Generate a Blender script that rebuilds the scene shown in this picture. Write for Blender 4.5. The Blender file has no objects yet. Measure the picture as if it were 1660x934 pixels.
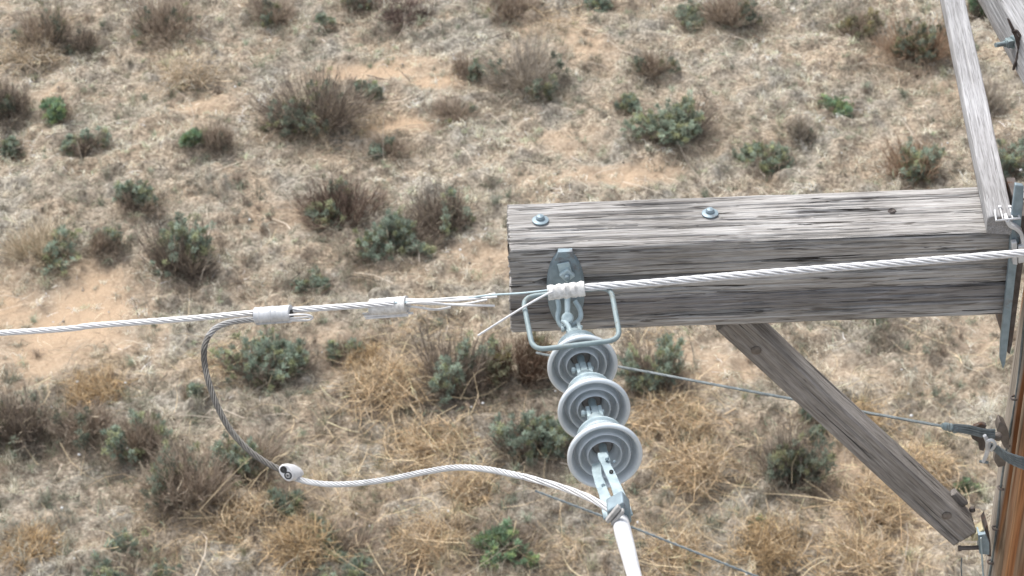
import bpy, math, random
import numpy as np
from mathutils import Vector, Matrix

# ------------------------------------------------------------------ camera
sc = bpy.context.scene
COL = sc.collection
ZC = 14.4
PITCH, ROLL = math.radians(37.0), math.radians(2.1)
FPX = 3600.0                                    # focal length in pixels of a 1660 px wide frame
cp, sp = math.cos(PITCH), math.sin(PITCH)
FW = Vector((0, cp, -sp)); R0 = Vector((1, 0, 0)); U0 = Vector((0, sp, cp))
CR = R0 * math.cos(ROLL) - U0 * math.sin(ROLL)
CU = U0 * math.cos(ROLL) + R0 * math.sin(ROLL)
CAM = Vector((0, 0, ZC))
cam_d = bpy.data.cameras.new('camera'); cam = bpy.data.objects.new('camera', cam_d); COL.objects.link(cam)
M3 = Matrix((CR, CU, -FW)).transposed()
cam.matrix_world = Matrix.Translation(CAM) @ M3.to_4x4()
cam_d.sensor_width = 36.0; cam_d.lens = 36.0 * FPX / 1660.0
cam_d.clip_start = 0.1; cam_d.clip_end = 3000
cam_d.dof.use_dof = True; cam_d.dof.focus_distance = 4.85; cam_d.dof.aperture_fstop = 14.0
sc.camera = cam

# ------------------------------------------------------------------ light
SUN_EL, SUN_AZ = math.radians(58), math.radians(-35)     # azimuth from +Y, negative = left
w = bpy.data.worlds.new('World'); sc.world = w; w.use_nodes = True
nt = w.node_tree; nt.nodes.clear()
sky = nt.nodes.new('ShaderNodeTexSky'); sky.sky_type = 'NISHITA'; sky.sun_disc = False
sky.sun_elevation = SUN_EL; sky.sun_rotation = SUN_AZ
sky.air_density = 1.0; sky.dust_density = 3.0; sky.ozone_density = 1.0
hs = nt.nodes.new('ShaderNodeHueSaturation'); hs.inputs['Saturation'].default_value = 0.38
bg = nt.nodes.new('ShaderNodeBackground'); bg.inputs['Strength'].default_value = 0.15
wo = nt.nodes.new('ShaderNodeOutputWorld')
nt.links.new(sky.outputs[0], hs.inputs['Color']); nt.links.new(hs.outputs[0], bg.inputs['Color']); nt.links.new(bg.outputs[0], wo.inputs[0])
sl = bpy.data.lights.new('sun', 'SUN'); sl.energy = 1.5; sl.angle = math.radians(16); sl.color = (1.0, 0.965, 0.91)
so = bpy.data.objects.new('sun', sl); COL.objects.link(so)
sd = Vector((math.sin(SUN_AZ) * math.cos(SUN_EL), math.cos(SUN_AZ) * math.cos(SUN_EL), math.sin(SUN_EL)))
so.rotation_euler = sd.to_track_quat('Z', 'Y').to_euler()
sc.view_settings.view_transform = 'Standard'; sc.view_settings.look = 'None'
sc.view_settings.gamma = 1.0; sc.view_settings.exposure = 1.12; sc.view_settings.use_curve_mapping = False

# ------------------------------------------------------------------ helpers
def ray(px, py):
    x, y = (px - 830.0) / FPX, (467.0 - py) / FPX
    return (FW + CR * x + CU * y)
def at(px, py, Y):                               # the point on the vertical plane at distance Y
    d = ray(px, py); return CAM + d * (Y / d.y)
def atz(px, py, Z):                              # the point on the level plane at height Z
    d = ray(px, py); return CAM + d * ((Z - ZC) / d.z)
def mpp(p):                                      # metres per photo pixel at a point
    return (Vector(p) - CAM).dot(FW) / FPX

def mesh_obj(name, V, F, mat, parent=None, smooth=True, cols=None, auto=None):
    me = bpy.data.meshes.new(name)
    V = np.asarray(V, dtype=np.float32).reshape(-1, 3)
    if isinstance(F, np.ndarray):
        n, k = F.shape
        me.vertices.add(len(V)); me.vertices.foreach_set('co', V.ravel())
        me.loops.add(n * k); me.loops.foreach_set('vertex_index', F.astype(np.int32).ravel())
        me.polygons.add(n); me.polygons.foreach_set('loop_start', np.arange(0, n * k, k, dtype=np.int32))
        me.polygons.foreach_set('loop_total', np.full(n, k, dtype=np.int32))
        me.update(calc_edges=True)
    else:
        me.from_pydata([tuple(map(float, v)) for v in V], [], F)
    if smooth: me.polygons.foreach_set('use_smooth', np.ones(len(me.polygons), dtype=bool))
    if cols is not None:
        a = me.color_attributes.new('Col', 'FLOAT_COLOR', 'POINT')
        c = np.ones((len(V), 4), np.float32); c[:, :3] = cols; a.data.foreach_set('color', c.ravel())
    me.materials.append(mat); me.validate()
    if auto is not None:
        try: me.set_sharp_from_angle(angle=math.radians(auto))
        except Exception: pass
    o = bpy.data.objects.new(name, me); COL.objects.link(o)
    if parent is not None: o.parent = parent
    return o

def tag(o, label=None, cat=None, group=None, kind=None):
    if label: o['label'] = label
    if cat: o['category'] = cat
    if group: o['group'] = group
    if kind: o['kind'] = kind
    return o
def empty(name, loc, label, cat, group=None):
    o = bpy.data.objects.new(name, None); o.location = loc; o.empty_display_size = .05; COL.objects.link(o)
    return tag(o, label, cat, group)

class MB:                                        # collects shapes, builds one mesh
    def __init__(s): s.V = []; s.F = []
    def add(s, V, F):
        b = len(s.V); s.V += [Vector(v) for v in V]; s.F += [tuple(i + b for i in f) for f in F]; return s
    def tube(s, pts, rad, n=10, cap=True):
        pts = [Vector(p) for p in pts]; N = len(pts)
        if not hasattr(rad, '__len__'): rad = [rad] * N
        t0 = (pts[1] - pts[0]).normalized(); u = t0.orthogonal().normalized(); V = []; F = []
        for i, p in enumerate(pts):
            t = (pts[min(i + 1, N - 1)] - pts[max(i - 1, 0)]).normalized()
            u = (u - t * u.dot(t)).normalized(); v = t.cross(u)
            for k in range(n):
                a = 2 * math.pi * k / n; V.append(p + (u * math.cos(a) + v * math.sin(a)) * rad[i])
        for i in range(N - 1):
            for k in range(n):
                k2 = (k + 1) % n; F.append((i * n + k, i * n + k2, (i + 1) * n + k2, (i + 1) * n + k))
        if cap: F.append(tuple(range(n - 1, -1, -1))); F.append(tuple((N - 1) * n + k for k in range(n)))
        return s.add(V, F)
    def lathe(s, org, axis, prof, n=48, cap=False):  # prof: (a, r)
        axis = Vector(axis).normalized(); u = axis.orthogonal().normalized(); v = axis.cross(u); V = []; F = []
        for a, r in prof:
            for k in range(n):
                t = 2 * math.pi * k / n; V.append(Vector(org) + axis * a + (u * math.cos(t) + v * math.sin(t)) * r)
        for i in range(len(prof) - 1):
            for k in range(n):
                k2 = (k + 1) % n; F.append((i * n + k, i * n + k2, (i + 1) * n + k2, (i + 1) * n + k))
        if cap: F.append(tuple(range(n - 1, -1, -1))); F.append(tuple((len(prof) - 1) * n + k for k in range(n)))
        return s.add(V, F)
    def prism(s, poly, d):                       # planar loop extruded by the vector d
        n = len(poly); P = [Vector(p) for p in poly]; d = Vector(d)
        F = [tuple(range(n)), tuple(range(2 * n - 1, n - 1, -1))]
        F += [((k + 1) % n, k, n + k, n + (k + 1) % n) for k in range(n)]
        return s.add(P + [p + d for p in P], F)
    def box(s, c, ax, ay, az):                   # centre and three half axes
        c, ax, ay, az = map(Vector, (c, ax, ay, az))
        V = [c + ax * i + ay * j + az * k for i in (-1, 1) for j in (-1, 1) for k in (-1, 1)]
        return s.add(V, [(0, 1, 3, 2), (4, 6, 7, 5), (0, 4, 5, 1), (2, 3, 7, 6), (0, 2, 6, 4), (1, 5, 7, 3)])
    def build(s, name, mat, parent=None, smooth=True, bevel=0.0, auto=35):
        o = mesh_obj(name, [tuple(v) for v in s.V], s.F, mat, parent, smooth, auto=auto)
        if parent is not None: o.matrix_parent_inverse = Matrix.Translation(parent.location).inverted() if parent.type == 'EMPTY' and parent.parent is None and parent.rotation_euler.x == 0 else Matrix()
        if bevel:
            m = o.modifiers.new('bevel', 'BEVEL'); m.width = bevel; m.segments = 2; m.limit_method = 'ANGLE'; m.angle_limit = math.radians(40)
        return o

def smooth_path(pts, n=12):                      # Catmull-Rom
    P = [Vector(p) for p in pts]; P = [P[0] * 2 - P[1]] + P + [P[-1] * 2 - P[-2]]; out = []
    for i in range(1, len(P) - 2):
        a, b, c, d = P[i - 1:i + 3]
        for k in range(n):
            t = k / n
            out.append(0.5 * ((2 * b) + (c - a) * t + (2 * a - 5 * b + 4 * c - d) * t * t + (3 * b - a - 3 * c + d) * t ** 3))
    out.append(P[-2]); return out
def resample(path, step):
    d = [0.0]
    for a, b in zip(path, path[1:]): d.append(d[-1] + (b - a).length)
    n = max(2, int(d[-1] / step)); out = []; j = 0
    for i in range(n + 1):
        s = d[-1] * i / n
        while j < len(d) - 2 and d[j + 1] < s: j += 1
        f = (s - d[j]) / max(1e-9, d[j + 1] - d[j]); out.append(path[j].lerp(path[j + 1], min(1, f)))
    return out
def strands(mb, path, R, ns, rs, lay, step=0.006, sides=6, core=True, core_f=.5):   # helically laid wires round a path
    pts = resample(path, step); N = len(pts)
    u = (pts[1] - pts[0]).normalized().orthogonal().normalized(); fr = []
    for i, p in enumerate(pts):
        t = (pts[min(i + 1, N - 1)] - pts[max(i - 1, 0)]).normalized()
        u = (u - t * u.dot(t)).normalized(); fr.append((u.copy(), t.cross(u)))
    ds = (pts[1] - pts[0]).length
    for k in range(ns):
        L = []
        for i, p in enumerate(pts):
            a = 2 * math.pi * (k / ns + i * ds / lay); q = fr[i]
            L.append(p + (q[0] * math.cos(a) + q[1] * math.sin(a)) * R)
        mb.tube(L, rs, sides)
    if core: mb.tube(pts, R * core_f, 6)
    return mb

# ------------------------------------------------------------------ materials
def new_mat(name):
    m = bpy.data.materials.new(name); m.use_nodes = True; n = m.node_tree
    b = n.nodes['Principled BSDF']; return m, n, b
def ramp(n, stops):
    r = n.nodes.new('ShaderNodeValToRGB'); e = r.color_ramp.elements
    while len(e) < len(stops): e.new(0.5)
    for i, (p, c) in enumerate(stops):
        e[i].position = p; e[i].color = (c[0], c[1], c[2], 1)
    return r
def noise(n, vec, scale, detail=4, rough=.55, dist=0.0):
    t = n.nodes.new('ShaderNodeTexNoise'); t.inputs['Scale'].default_value = scale; t.inputs['Detail'].default_value = detail
    t.inputs['Roughness'].default_value = rough; t.inputs['Distortion'].default_value = dist
    if vec is not None: n.links.new(vec, t.inputs['Vector'])
    return t
def mapping(n, out, scale, loc=(0, 0, 0)):
    m = n.nodes.new('ShaderNodeMapping'); m.inputs['Scale'].default_value = scale; m.inputs['Location'].default_value = loc
    n.links.new(out, m.inputs['Vector']); return m.outputs[0]
def mixc(n, f, a, b, mode='MIX'):
    m = n.nodes.new('ShaderNodeMix'); m.data_type = 'RGBA'; m.blend_type = mode
    for s, v in ((m.inputs[0], f), (m.inputs[6], a), (m.inputs[7], b)):
        if hasattr(v, 'links') or hasattr(v, 'is_output'): n.links.new(v, s)
        elif isinstance(v, (int, float)): s.default_value = v
        else: s.default_value = (v[0], v[1], v[2], 1)
    return m.outputs[2]
def bump(n, b, h, strength=.5, dist=.002):
    k = n.nodes.new('ShaderNodeBump'); k.inputs['Strength'].default_value = strength; k.inputs['Distance'].default_value = dist
    n.links.new(h, k.inputs['Height']); n.links.new(k.outputs[0], b.inputs['Normal'])

def wood_mat(name, dark, mid, light, crack=(.03, .026, .023), ax=0, warm=None, sc_=1.0, coord='Object', strength=.8, hair=1.0, band=None):
    m, n, b = new_mat(name); tc = n.nodes.new('ShaderNodeTexCoord').outputs[coord]
    s = [135 * sc_] * 3; s[ax] = 3.4 * sc_; f = [420 * sc_] * 3; f[ax] = 14.0 * sc_; g = [80 * sc_] * 3; g[ax] = 3.0
    n1 = noise(n, mapping(n, tc, s), 1.0, 6, .62, .6); n2 = noise(n, mapping(n, tc, f), 1.0, 5, .6, .3)
    n3 = noise(n, mapping(n, tc, g, (3, 7, 1)), 1.0, 5, .6, 1.2)
    r1 = ramp(n, [(.30, dark), (.5, mid), (.70, light)]); n.links.new(n1.outputs[0], r1.inputs[0])
    r2 = ramp(n, [(.34, (.50, .49, .48)), (.50, (.96, .96, .96)), (.72, (1.15, 1.15, 1.15))]); n.links.new(n2.outputs[0], r2.inputs[0])
    c = mixc(n, .9, r1.outputs[0], r2.outputs[0], 'MULTIPLY')
    big = noise(n, tc, 3.5, 4, .6); rb = ramp(n, [(.35, (.74, .73, .72)), (.65, (1.12, 1.12, 1.13))]); n.links.new(big.outputs[0], rb.inputs[0])
    c = mixc(n, 1.0, c, rb.outputs[0], 'MULTIPLY')
    if warm:
        wn = noise(n, mapping(n, tc, g, (11, 2, 5)), .8, 3); rw = ramp(n, [(.48, (0, 0, 0)), (.62, (1, 1, 1))]); n.links.new(wn.outputs[0], rw.inputs[0])
        c = mixc(n, rw.outputs[0], c, warm)
    rc = ramp(n, [(.335, (1, 1, 1)), (.375, (0, 0, 0))]); n.links.new(n3.outputs[0], rc.inputs[0])
    h4 = [150 * sc_] * 3; h4[ax] = 8.0 * sc_; n4 = noise(n, mapping(n, tc, h4, (1, 9, 4)), 1.0, 3, .55, .4); r4 = ramp(n, [(.365, (1, 1, 1)), (.40, (0, 0, 0))]); n.links.new(n4.outputs[0], r4.inputs[0])
    hm = n.nodes.new('ShaderNodeMath'); hm.operation = 'MULTIPLY'; hm.inputs[1].default_value = hair; n.links.new(r4.outputs[0], hm.inputs[0])
    if band:                                     # darker lengthwise band between two heights, edges wavered by noise
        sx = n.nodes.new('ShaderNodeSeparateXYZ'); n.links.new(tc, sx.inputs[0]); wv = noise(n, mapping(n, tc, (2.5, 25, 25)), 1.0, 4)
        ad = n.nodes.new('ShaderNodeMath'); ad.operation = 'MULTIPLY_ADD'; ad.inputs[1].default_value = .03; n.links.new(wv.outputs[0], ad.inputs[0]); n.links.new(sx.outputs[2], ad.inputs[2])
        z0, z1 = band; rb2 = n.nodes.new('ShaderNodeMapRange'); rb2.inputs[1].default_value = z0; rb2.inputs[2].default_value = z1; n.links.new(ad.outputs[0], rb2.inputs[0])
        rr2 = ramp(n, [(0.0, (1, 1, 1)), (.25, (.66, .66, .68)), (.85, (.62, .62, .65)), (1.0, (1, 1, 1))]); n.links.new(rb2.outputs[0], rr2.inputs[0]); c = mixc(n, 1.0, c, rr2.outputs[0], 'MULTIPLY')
    c = mixc(n, hm.outputs[0], c, [q * 2.6 for q in crack]); c = mixc(n, rc.outputs[0], c, crack); n.links.new(c, b.inputs['Base Color'])
    b.inputs['Roughness'].default_value = .85; b.inputs['Specular IOR Level'].default_value = .25
    a = n.nodes.new('ShaderNodeMath'); a.operation = 'ADD'; n.links.new(n2.outputs[0], a.inputs[0]); n.links.new(n1.outputs[0], a.inputs[1])
    s2 = n.nodes.new('ShaderNodeMath'); s2.operation = 'SUBTRACT'; n.links.new(a.outputs[0], s2.inputs[0]); n.links.new(rc.outputs[0], s2.inputs[1])
    bump(n, b, s2.outputs[0], strength, .003); return m
def metal_mat(name, c1, c2, metallic=.35, rough=.5, scale=60, spots=None):
    m, n, b = new_mat(name); tc = n.nodes.new('ShaderNodeTexCoord').outputs['Object']
    t = noise(n, tc, scale, 6, .6); r = ramp(n, [(.35, c1), (.65, c2)]); n.links.new(t.outputs[0], r.inputs[0]); c = r.outputs[0]
    if spots:
        t2 = noise(n, tc, scale * .5, 5, .7); r2 = ramp(n, [(.56, (0, 0, 0)), (.66, (1, 1, 1))]); n.links.new(t2.outputs[0], r2.inputs[0])
        c = mixc(n, r2.outputs[0], c, spots)
    n.links.new(c, b.inputs['Base Color']); b.inputs['Metallic'].default_value = metallic
    rr = ramp(n, [(.3, (rough - .1,) * 3), (.7, (rough + .15,) * 3)]); n.links.new(t.outputs[0], rr.inputs[0]); n.links.new(rr.outputs[0], b.inputs['Roughness'])
    bump(n, b, t.outputs[0], .25, .001); return m
def attr_mat(name, rough=.9, trans=0.0, sat=1.0):
    m, n, b = new_mat(name); a = n.nodes.new('ShaderNodeVertexColor'); a.layer_name = 'Col'
    n.links.new(a.outputs[0], b.inputs['Base Color']); b.inputs['Roughness'].default_value = rough
    b.inputs['Specular IOR Level'].default_value = .15
    if trans:
        tr = n.nodes.new('ShaderNodeBsdfTranslucent'); n.links.new(a.outputs[0], tr.inputs[0]); mx = n.nodes.new('ShaderNodeMixShader'); mx.inputs[0].default_value = trans
        n.links.new(b.outputs[0], mx.inputs[1]); n.links.new(tr.outputs[0], mx.inputs[2]); n.links.new(mx.outputs[0], n.nodes['Material Output'].inputs[0])
    return m

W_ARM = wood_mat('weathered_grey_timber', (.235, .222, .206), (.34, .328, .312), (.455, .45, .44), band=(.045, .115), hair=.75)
W_BRACE = wood_mat('brown_grey_timber', (.19, .172, .155), (.27, .25, .23), (.35, .335, .32), sc_=1.4, hair=.35)
W_BOARD = wood_mat('silver_grey_board', (.26, .26, .26), (.32, .32, .325), (.39, .39, .395), crack=(.12, .12, .12), sc_=1.2, strength=.4)
W_POLE = wood_mat('orange_brown_pole', (.11, .045, .018), (.27, .125, .055), (.40, .22, .11), crack=(.045, .02, .01), ax=2, sc_=.62, warm=(.22, .16, .11))
M_GALV = metal_mat('galvanized_blue_grey', (.25, .32, .345), (.37, .45, .475), .25, .55, 45, spots=(.29, .33, .335))
M_FRAME = metal_mat('dull_frame_rod', (.15, .195, .205), (.23, .285, .295), .2, .6, 45, spots=(.17, .175, .16))
M_GALVD = metal_mat('galvanized_dark_plate', (.155, .205, .235), (.24, .305, .34), .3, .5, 40, spots=(.15, .16, .17))
M_LINK = metal_mat('galvanized_link', (.32, .41, .44), (.42, .51, .54), .2, .55)
M_RUST = metal_mat('rusty_dark_steel', (.055, .045, .04), (.14, .12, .11), .4, .7, 50, spots=(.09, .045, .025))
M_ALU = metal_mat('white_oxidized_aluminium', (.50, .50, .505), (.64, .64, .645), .15, .5, 90)
M_ALUG = metal_mat('grey_oxidized_aluminium', (.27, .265, .255), (.40, .395, .385), .2, .55, 90)
M_ALUD = metal_mat('dark_weathered_aluminium', (.10, .094, .085), (.175, .165, .15), .25, .6, 90)
M_GUY = metal_mat('grey_green_strand', (.10, .12, .125), (.19, .215, .22), .3, .6, 70)
M_SIL = metal_mat('bare_cast_aluminium', (.42, .43, .44), (.56, .57, .58), .2, .5, 40)
M_TAPE = metal_mat('white_tie_wrap', (.42, .41, .39), (.66, .65, .63), 0, .75, 90, spots=(.50, .49, .46))
M_WHITE = metal_mat('smooth_white_sleeve', (.54, .55, .57), (.65, .66, .68), 0, .4, 14, spots=(.52, .52, .51))
M_BLACK = metal_mat('black_grease', (.015, .015, .015), (.04, .04, .04), 0, .7)
def porcelain():
    m, n, b = new_mat('grey_porcelain'); tc = n.nodes.new('ShaderNodeTexCoord').outputs['Object']
    t = noise(n, tc, 30, 4); r = ramp(n, [(.3, (.44, .485, .515)), (.7, (.51, .555, .585))]); n.links.new(t.outputs[0], r.inputs[0])
    n.links.new(r.outputs[0], b.inputs['Base Color']); b.inputs['Roughness'].default_value = .25; b.inputs['Coat Weight'].default_value = .6
    b.inputs['Coat Roughness'].default_value = .1; return m
M_PORC = porcelain()
M_CEM = metal_mat('grey_cement', (.14, .135, .13), (.25, .24, .23), 0, .9, 80)

# ------------------------------------------------------------------ noise in numpy
rng = np.random.default_rng(7); random.seed(7)
def vnoise(x, y, seed=0):
    x = np.asarray(x, float); y = np.asarray(y, float); xi = np.floor(x).astype(np.int64); yi = np.floor(y).astype(np.int64)
    fx = x - xi; fy = y - yi; fx = fx * fx * (3 - 2 * fx); fy = fy * fy * (3 - 2 * fy)
    def h(a, b):
        v = (a * 374761393 + b * 668265263 + seed * 1442695041) & 0xffffffff
        v = ((v ^ (v >> 13)) * 1274126177) & 0xffffffff
        return ((v ^ (v >> 16)) & 0xffff) / 65535.0
    return (h(xi, yi) * (1 - fx) + h(xi + 1, yi) * fx) * (1 - fy) + (h(xi, yi + 1) * (1 - fx) + h(xi + 1, yi + 1) * fx) * fy
def fbm(x, y, seed=0, o=4):
    s = 0; a = .5; t = 0
    for i in range(o): s = s + a * vnoise(x * 2 ** i, y * 2 ** i, seed + i * 17); t += a; a *= .5
    return s / t

# ------------------------------------------------------------------ ground
gx = np.concatenate([-8.5 - np.geomspace(.1, 900, 22)[::-1], np.arange(-8.5, 9.5, .045), 9.5 + np.geomspace(.1, 900, 22)])
gy = np.concatenate([11.5 - np.geomspace(.1, 900, 20)[::-1], np.arange(11.5, 29.0, .045), 29.0 + np.geomspace(.1, 900, 22)])
def gheight(x, y):
    return (fbm(x * .5, y * .5, 3, 3) - .5) * .22 + (fbm(x * 2.6, y * 2.6, 9, 3) - .5) * .16 + np.maximum(0, fbm(x * 5.5, y * 5.5, 21, 3) - .42) * .30
X, Y = np.meshgrid(gx, gy); 
fade = np.clip((30 - np.hypot(X, Y - 20)) / 15, 0, 1)
Zg = gheight(X, Y) * fade
def dome(px, py):
    p = atz(px, py, 0.0); return p.x, p.y
SAND = [(110, 520, 120, 62, .95), (75, 575, 90, 40, .8), (30, 470, 60, 30, .5), (620, 118, 110, 26, .9), (650, 205, 60, 14, 1.0), (330, 180, 60, 22, .55), (940, 80, 60, 40, .5), (1000, 290, 120, 18, .75),
        (925, 235, 90, 22, .45), (700, 135, 60, 16, .8), (1560, 165, 60, 40, .3), (460, 360, 80, 30, .35), (1120, 580, 60, 30, .45), (1150, 600, 90, 22, .5), (1580, 540, 50, 60, .4), (530, 560, 60, 40, .45),
        (1350, 610, 80, 22, .35), (1400, 790, 70, 60, .55), (60, 160, 60, 20, .4), (860, 50, 60, 30, .4), (640, 390, 60, 20, .4), (790, 420, 70, 26, .5)]
def sandmap(X, Y):
    s = np.zeros_like(X); wob = fbm(X * 2.2, Y * 2.2, 77, 4) - .5
    for px, py, wx, wy, st in SAND:
        c = dome(px, py); rx = wx * 24 / FPX; ry = wy * 24 / FPX / .58
        d = np.sqrt(((X - c[0]) / rx) ** 2 + ((Y - c[1]) / ry) ** 2) + wob * 1.3
        s = np.maximum(s, st * np.clip(1.5 - d * 1.05, 0, 1))
    return s
S = sandmap(X, Y); Zg = Zg - S * (Zg - (fbm(X * .5, Y * .5, 3, 3) - .5) * .22) * .8
ny, nx = X.shape; V = np.stack([X, Y, Zg], -1).reshape(-1, 3)
i = np.arange(ny - 1)[:, None] * nx + np.arange(nx - 1)[None, :]
F = np.stack([i, i + 1, i + nx + 1, i + nx], -1).reshape(-1, 4)
cc = np.zeros((V.shape[0], 3)); cc[:, 0] = S.ravel(); cc[:, 1] = fbm(X * .9, Y * .9, 55, 4).ravel(); cc[:, 2] = fbm(X * .45, Y * .45, 91, 3).ravel()
m, n, b = new_mat('dry_earth_and_litter'); tc = n.nodes.new('ShaderNodeTexCoord').outputs['Object']
va = n.nodes.new('ShaderNodeVertexColor'); va.layer_name = 'Col'; sp3 = n.nodes.new('ShaderNodeSeparateColor'); n.links.new(va.outputs[0], sp3.inputs[0])
t1 = noise(n, tc, 22, 7, .7); r1 = ramp(n, [(.32, (.12, .102, .08)), (.45, (.25, .22, .177)), (.56, (.40, .36, .295)), (.7, (.58, .54, .46))]); n.links.new(t1.outputs[0], r1.inputs[0])
t2 = noise(n, tc, 60, 6, .7); r2 = ramp(n, [(.3, (.31, .222, .15)), (.55, (.43, .32, .22)), (.75, (.57, .455, .335))]); n.links.new(t2.outputs[0], r2.inputs[0])
t4 = noise(n, tc, 90, 5, .75); r4 = ramp(n, [(.36, (.55, .52, .5)), (.55, (1.05, 1.05, 1.05))]); n.links.new(t4.outputs[0], r4.inputs[0])
c = mixc(n, 1.0, r1.outputs[0], r4.outputs[0], 'MULTIPLY'); t3 = noise(n, tc, 1.3, 4, .6); r3 = ramp(n, [(.4, (1.04, .95, .87)), (.62, (.90, .93, .96))]); n.links.new(t3.outputs[0], r3.inputs[0])
c = mixc(n, 1.0, c, r3.outputs[0], 'MULTIPLY'); c = mixc(n, sp3.outputs[0], c, r2.outputs[0]); n.links.new(c, b.inputs['Base Color'])
b.inputs['Roughness'].default_value = .95; b.inputs['Specular IOR Level'].default_value = .1; bump(n, b, t1.outputs[0], .8, .03)
tag(mesh_obj('ground', V, F, m, cols=cc), kind='structure')
_ipx = {}
def gz(x, y):
    h0 = (fbm(x * .5, y * .5, 3, 3) - .5) * .22; h = gheight(x, y); return h - sandmap(x, y) * (h - h0) * .8

# ------------------------------------------------------------------ vegetation builders (numpy)
def unit(v): return v / np.maximum(1e-9, np.linalg.norm(v, axis=-1, keepdims=True))
def ribbons(P0, P1, P2, w0, col, seg=2, side=None, taper=True, colvar=.18, r=None):
    """quadratic curves as flat blades; arrays (N,3); returns V,F,C"""
    r = r or rng; N = len(P0); t = np.linspace(0, 1, seg + 1)[None, :, None]
    C = (1 - t) ** 2 * P0[:, None] + 2 * t * (1 - t) * P1[:, None] + t ** 2 * P2[:, None]
    d = unit(P2 - P0); s = unit(np.cross(d, unit(r.normal(size=(N, 3))))) if side is None else side
    wd = np.broadcast_to(np.asarray(w0, float).reshape(-1, 1, 1), (N, 1, 1)) * (np.linspace(1, .35, seg + 1) if taper else np.ones(seg + 1))[None, :, None]
    V = np.stack([C - s[:, None] * wd * .5, C + s[:, None] * wd * .5], 2).reshape(-1, 3)
    k = np.arange(N)[:, None] * (2 * (seg + 1)) + 2 * np.arange(seg)[None, :]
    F = np.stack([k, k + 1, k + 3, k + 2], -1).reshape(-1, 4)
    cl = np.asarray(col, float).reshape(-1, 3) * (1 + r.normal(size=(N, 1)) * colvar)
    cl = np.clip(np.repeat(np.broadcast_to(cl, (N, 3)), 2 * (seg + 1), 0), .01, .9)
    return V, F, cl
def prisms(P0, P1, P2, r0, r1, col, seg=3, colvar=.15, r=None):
    r = r or rng; N = len(P0); t = np.linspace(0, 1, seg + 1)[None, :, None]
    C = (1 - t) ** 2 * P0[:, None] + 2 * t * (1 - t) * P1[:, None] + t ** 2 * P2[:, None]
    d = unit(P2 - P0); u = unit(np.cross(d, unit(r.normal(size=(N, 3))))); v = np.cross(d, u)
    rad = (np.asarray(r0, float).reshape(-1, 1) * (1 - t[0, :, 0]) + np.asarray(r1, float).reshape(-1, 1) * t[0, :, 0]) * np.ones((N, 1))
    L = [C + (u * math.cos(a) + v * math.sin(a))[:, None] * rad[:, :, None] for a in (0, 2.094, 4.189)]
    V = np.stack(L, 2).reshape(-1, 3); base = np.arange(N)[:, None, None] * 3 * (seg + 1) + 3 * np.arange(seg)[None, :, None]
    a = np.arange(3)[None, None, :]; a2 = (a + 1) % 3
    F = np.stack([base + a, base + a2, base + 3 + a2, base + 3 + a], -1).reshape(-1, 4)
    cl = np.asarray(col, float).reshape(-1, 3) * (1 + r.normal(size=(N, 1)) * colvar)
    return V, F, np.clip(np.repeat(np.broadcast_to(cl, (N, 3)), 3 * (seg + 1), 0), .01, .9)
def join(parts):
    Vs, Fs, Cs = [], [], []; b0 = 0
    for V, F, C in parts: Vs.append(V); Fs.append(F + b0); Cs.append(C); b0 += len(V)
    return np.concatenate(Vs), np.concatenate(Fs), np.concatenate(Cs)
M_LEAF = attr_mat('leaf_colours', .8, .4); M_TWIG = attr_mat('twig_colours', .9); M_STRAW = attr_mat('straw_colours', .85, .25)

G_SAGE, G_PALE, G_DARK, G_BRIGHT, G_OLIVE = (.31, .37, .295), (.34, .40, .31), (.22, .25, .195), (.24, .345, .22), (.29, .285, .19)
BR_DK, BR, BR_RED, BR_GREY, GOLD, STRAW = (.25, .205, .165), (.35, .285, .225), (.40, .285, .20), (.38, .335, .28), (.62, .475, .305), (.58, .49, .365)

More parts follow.
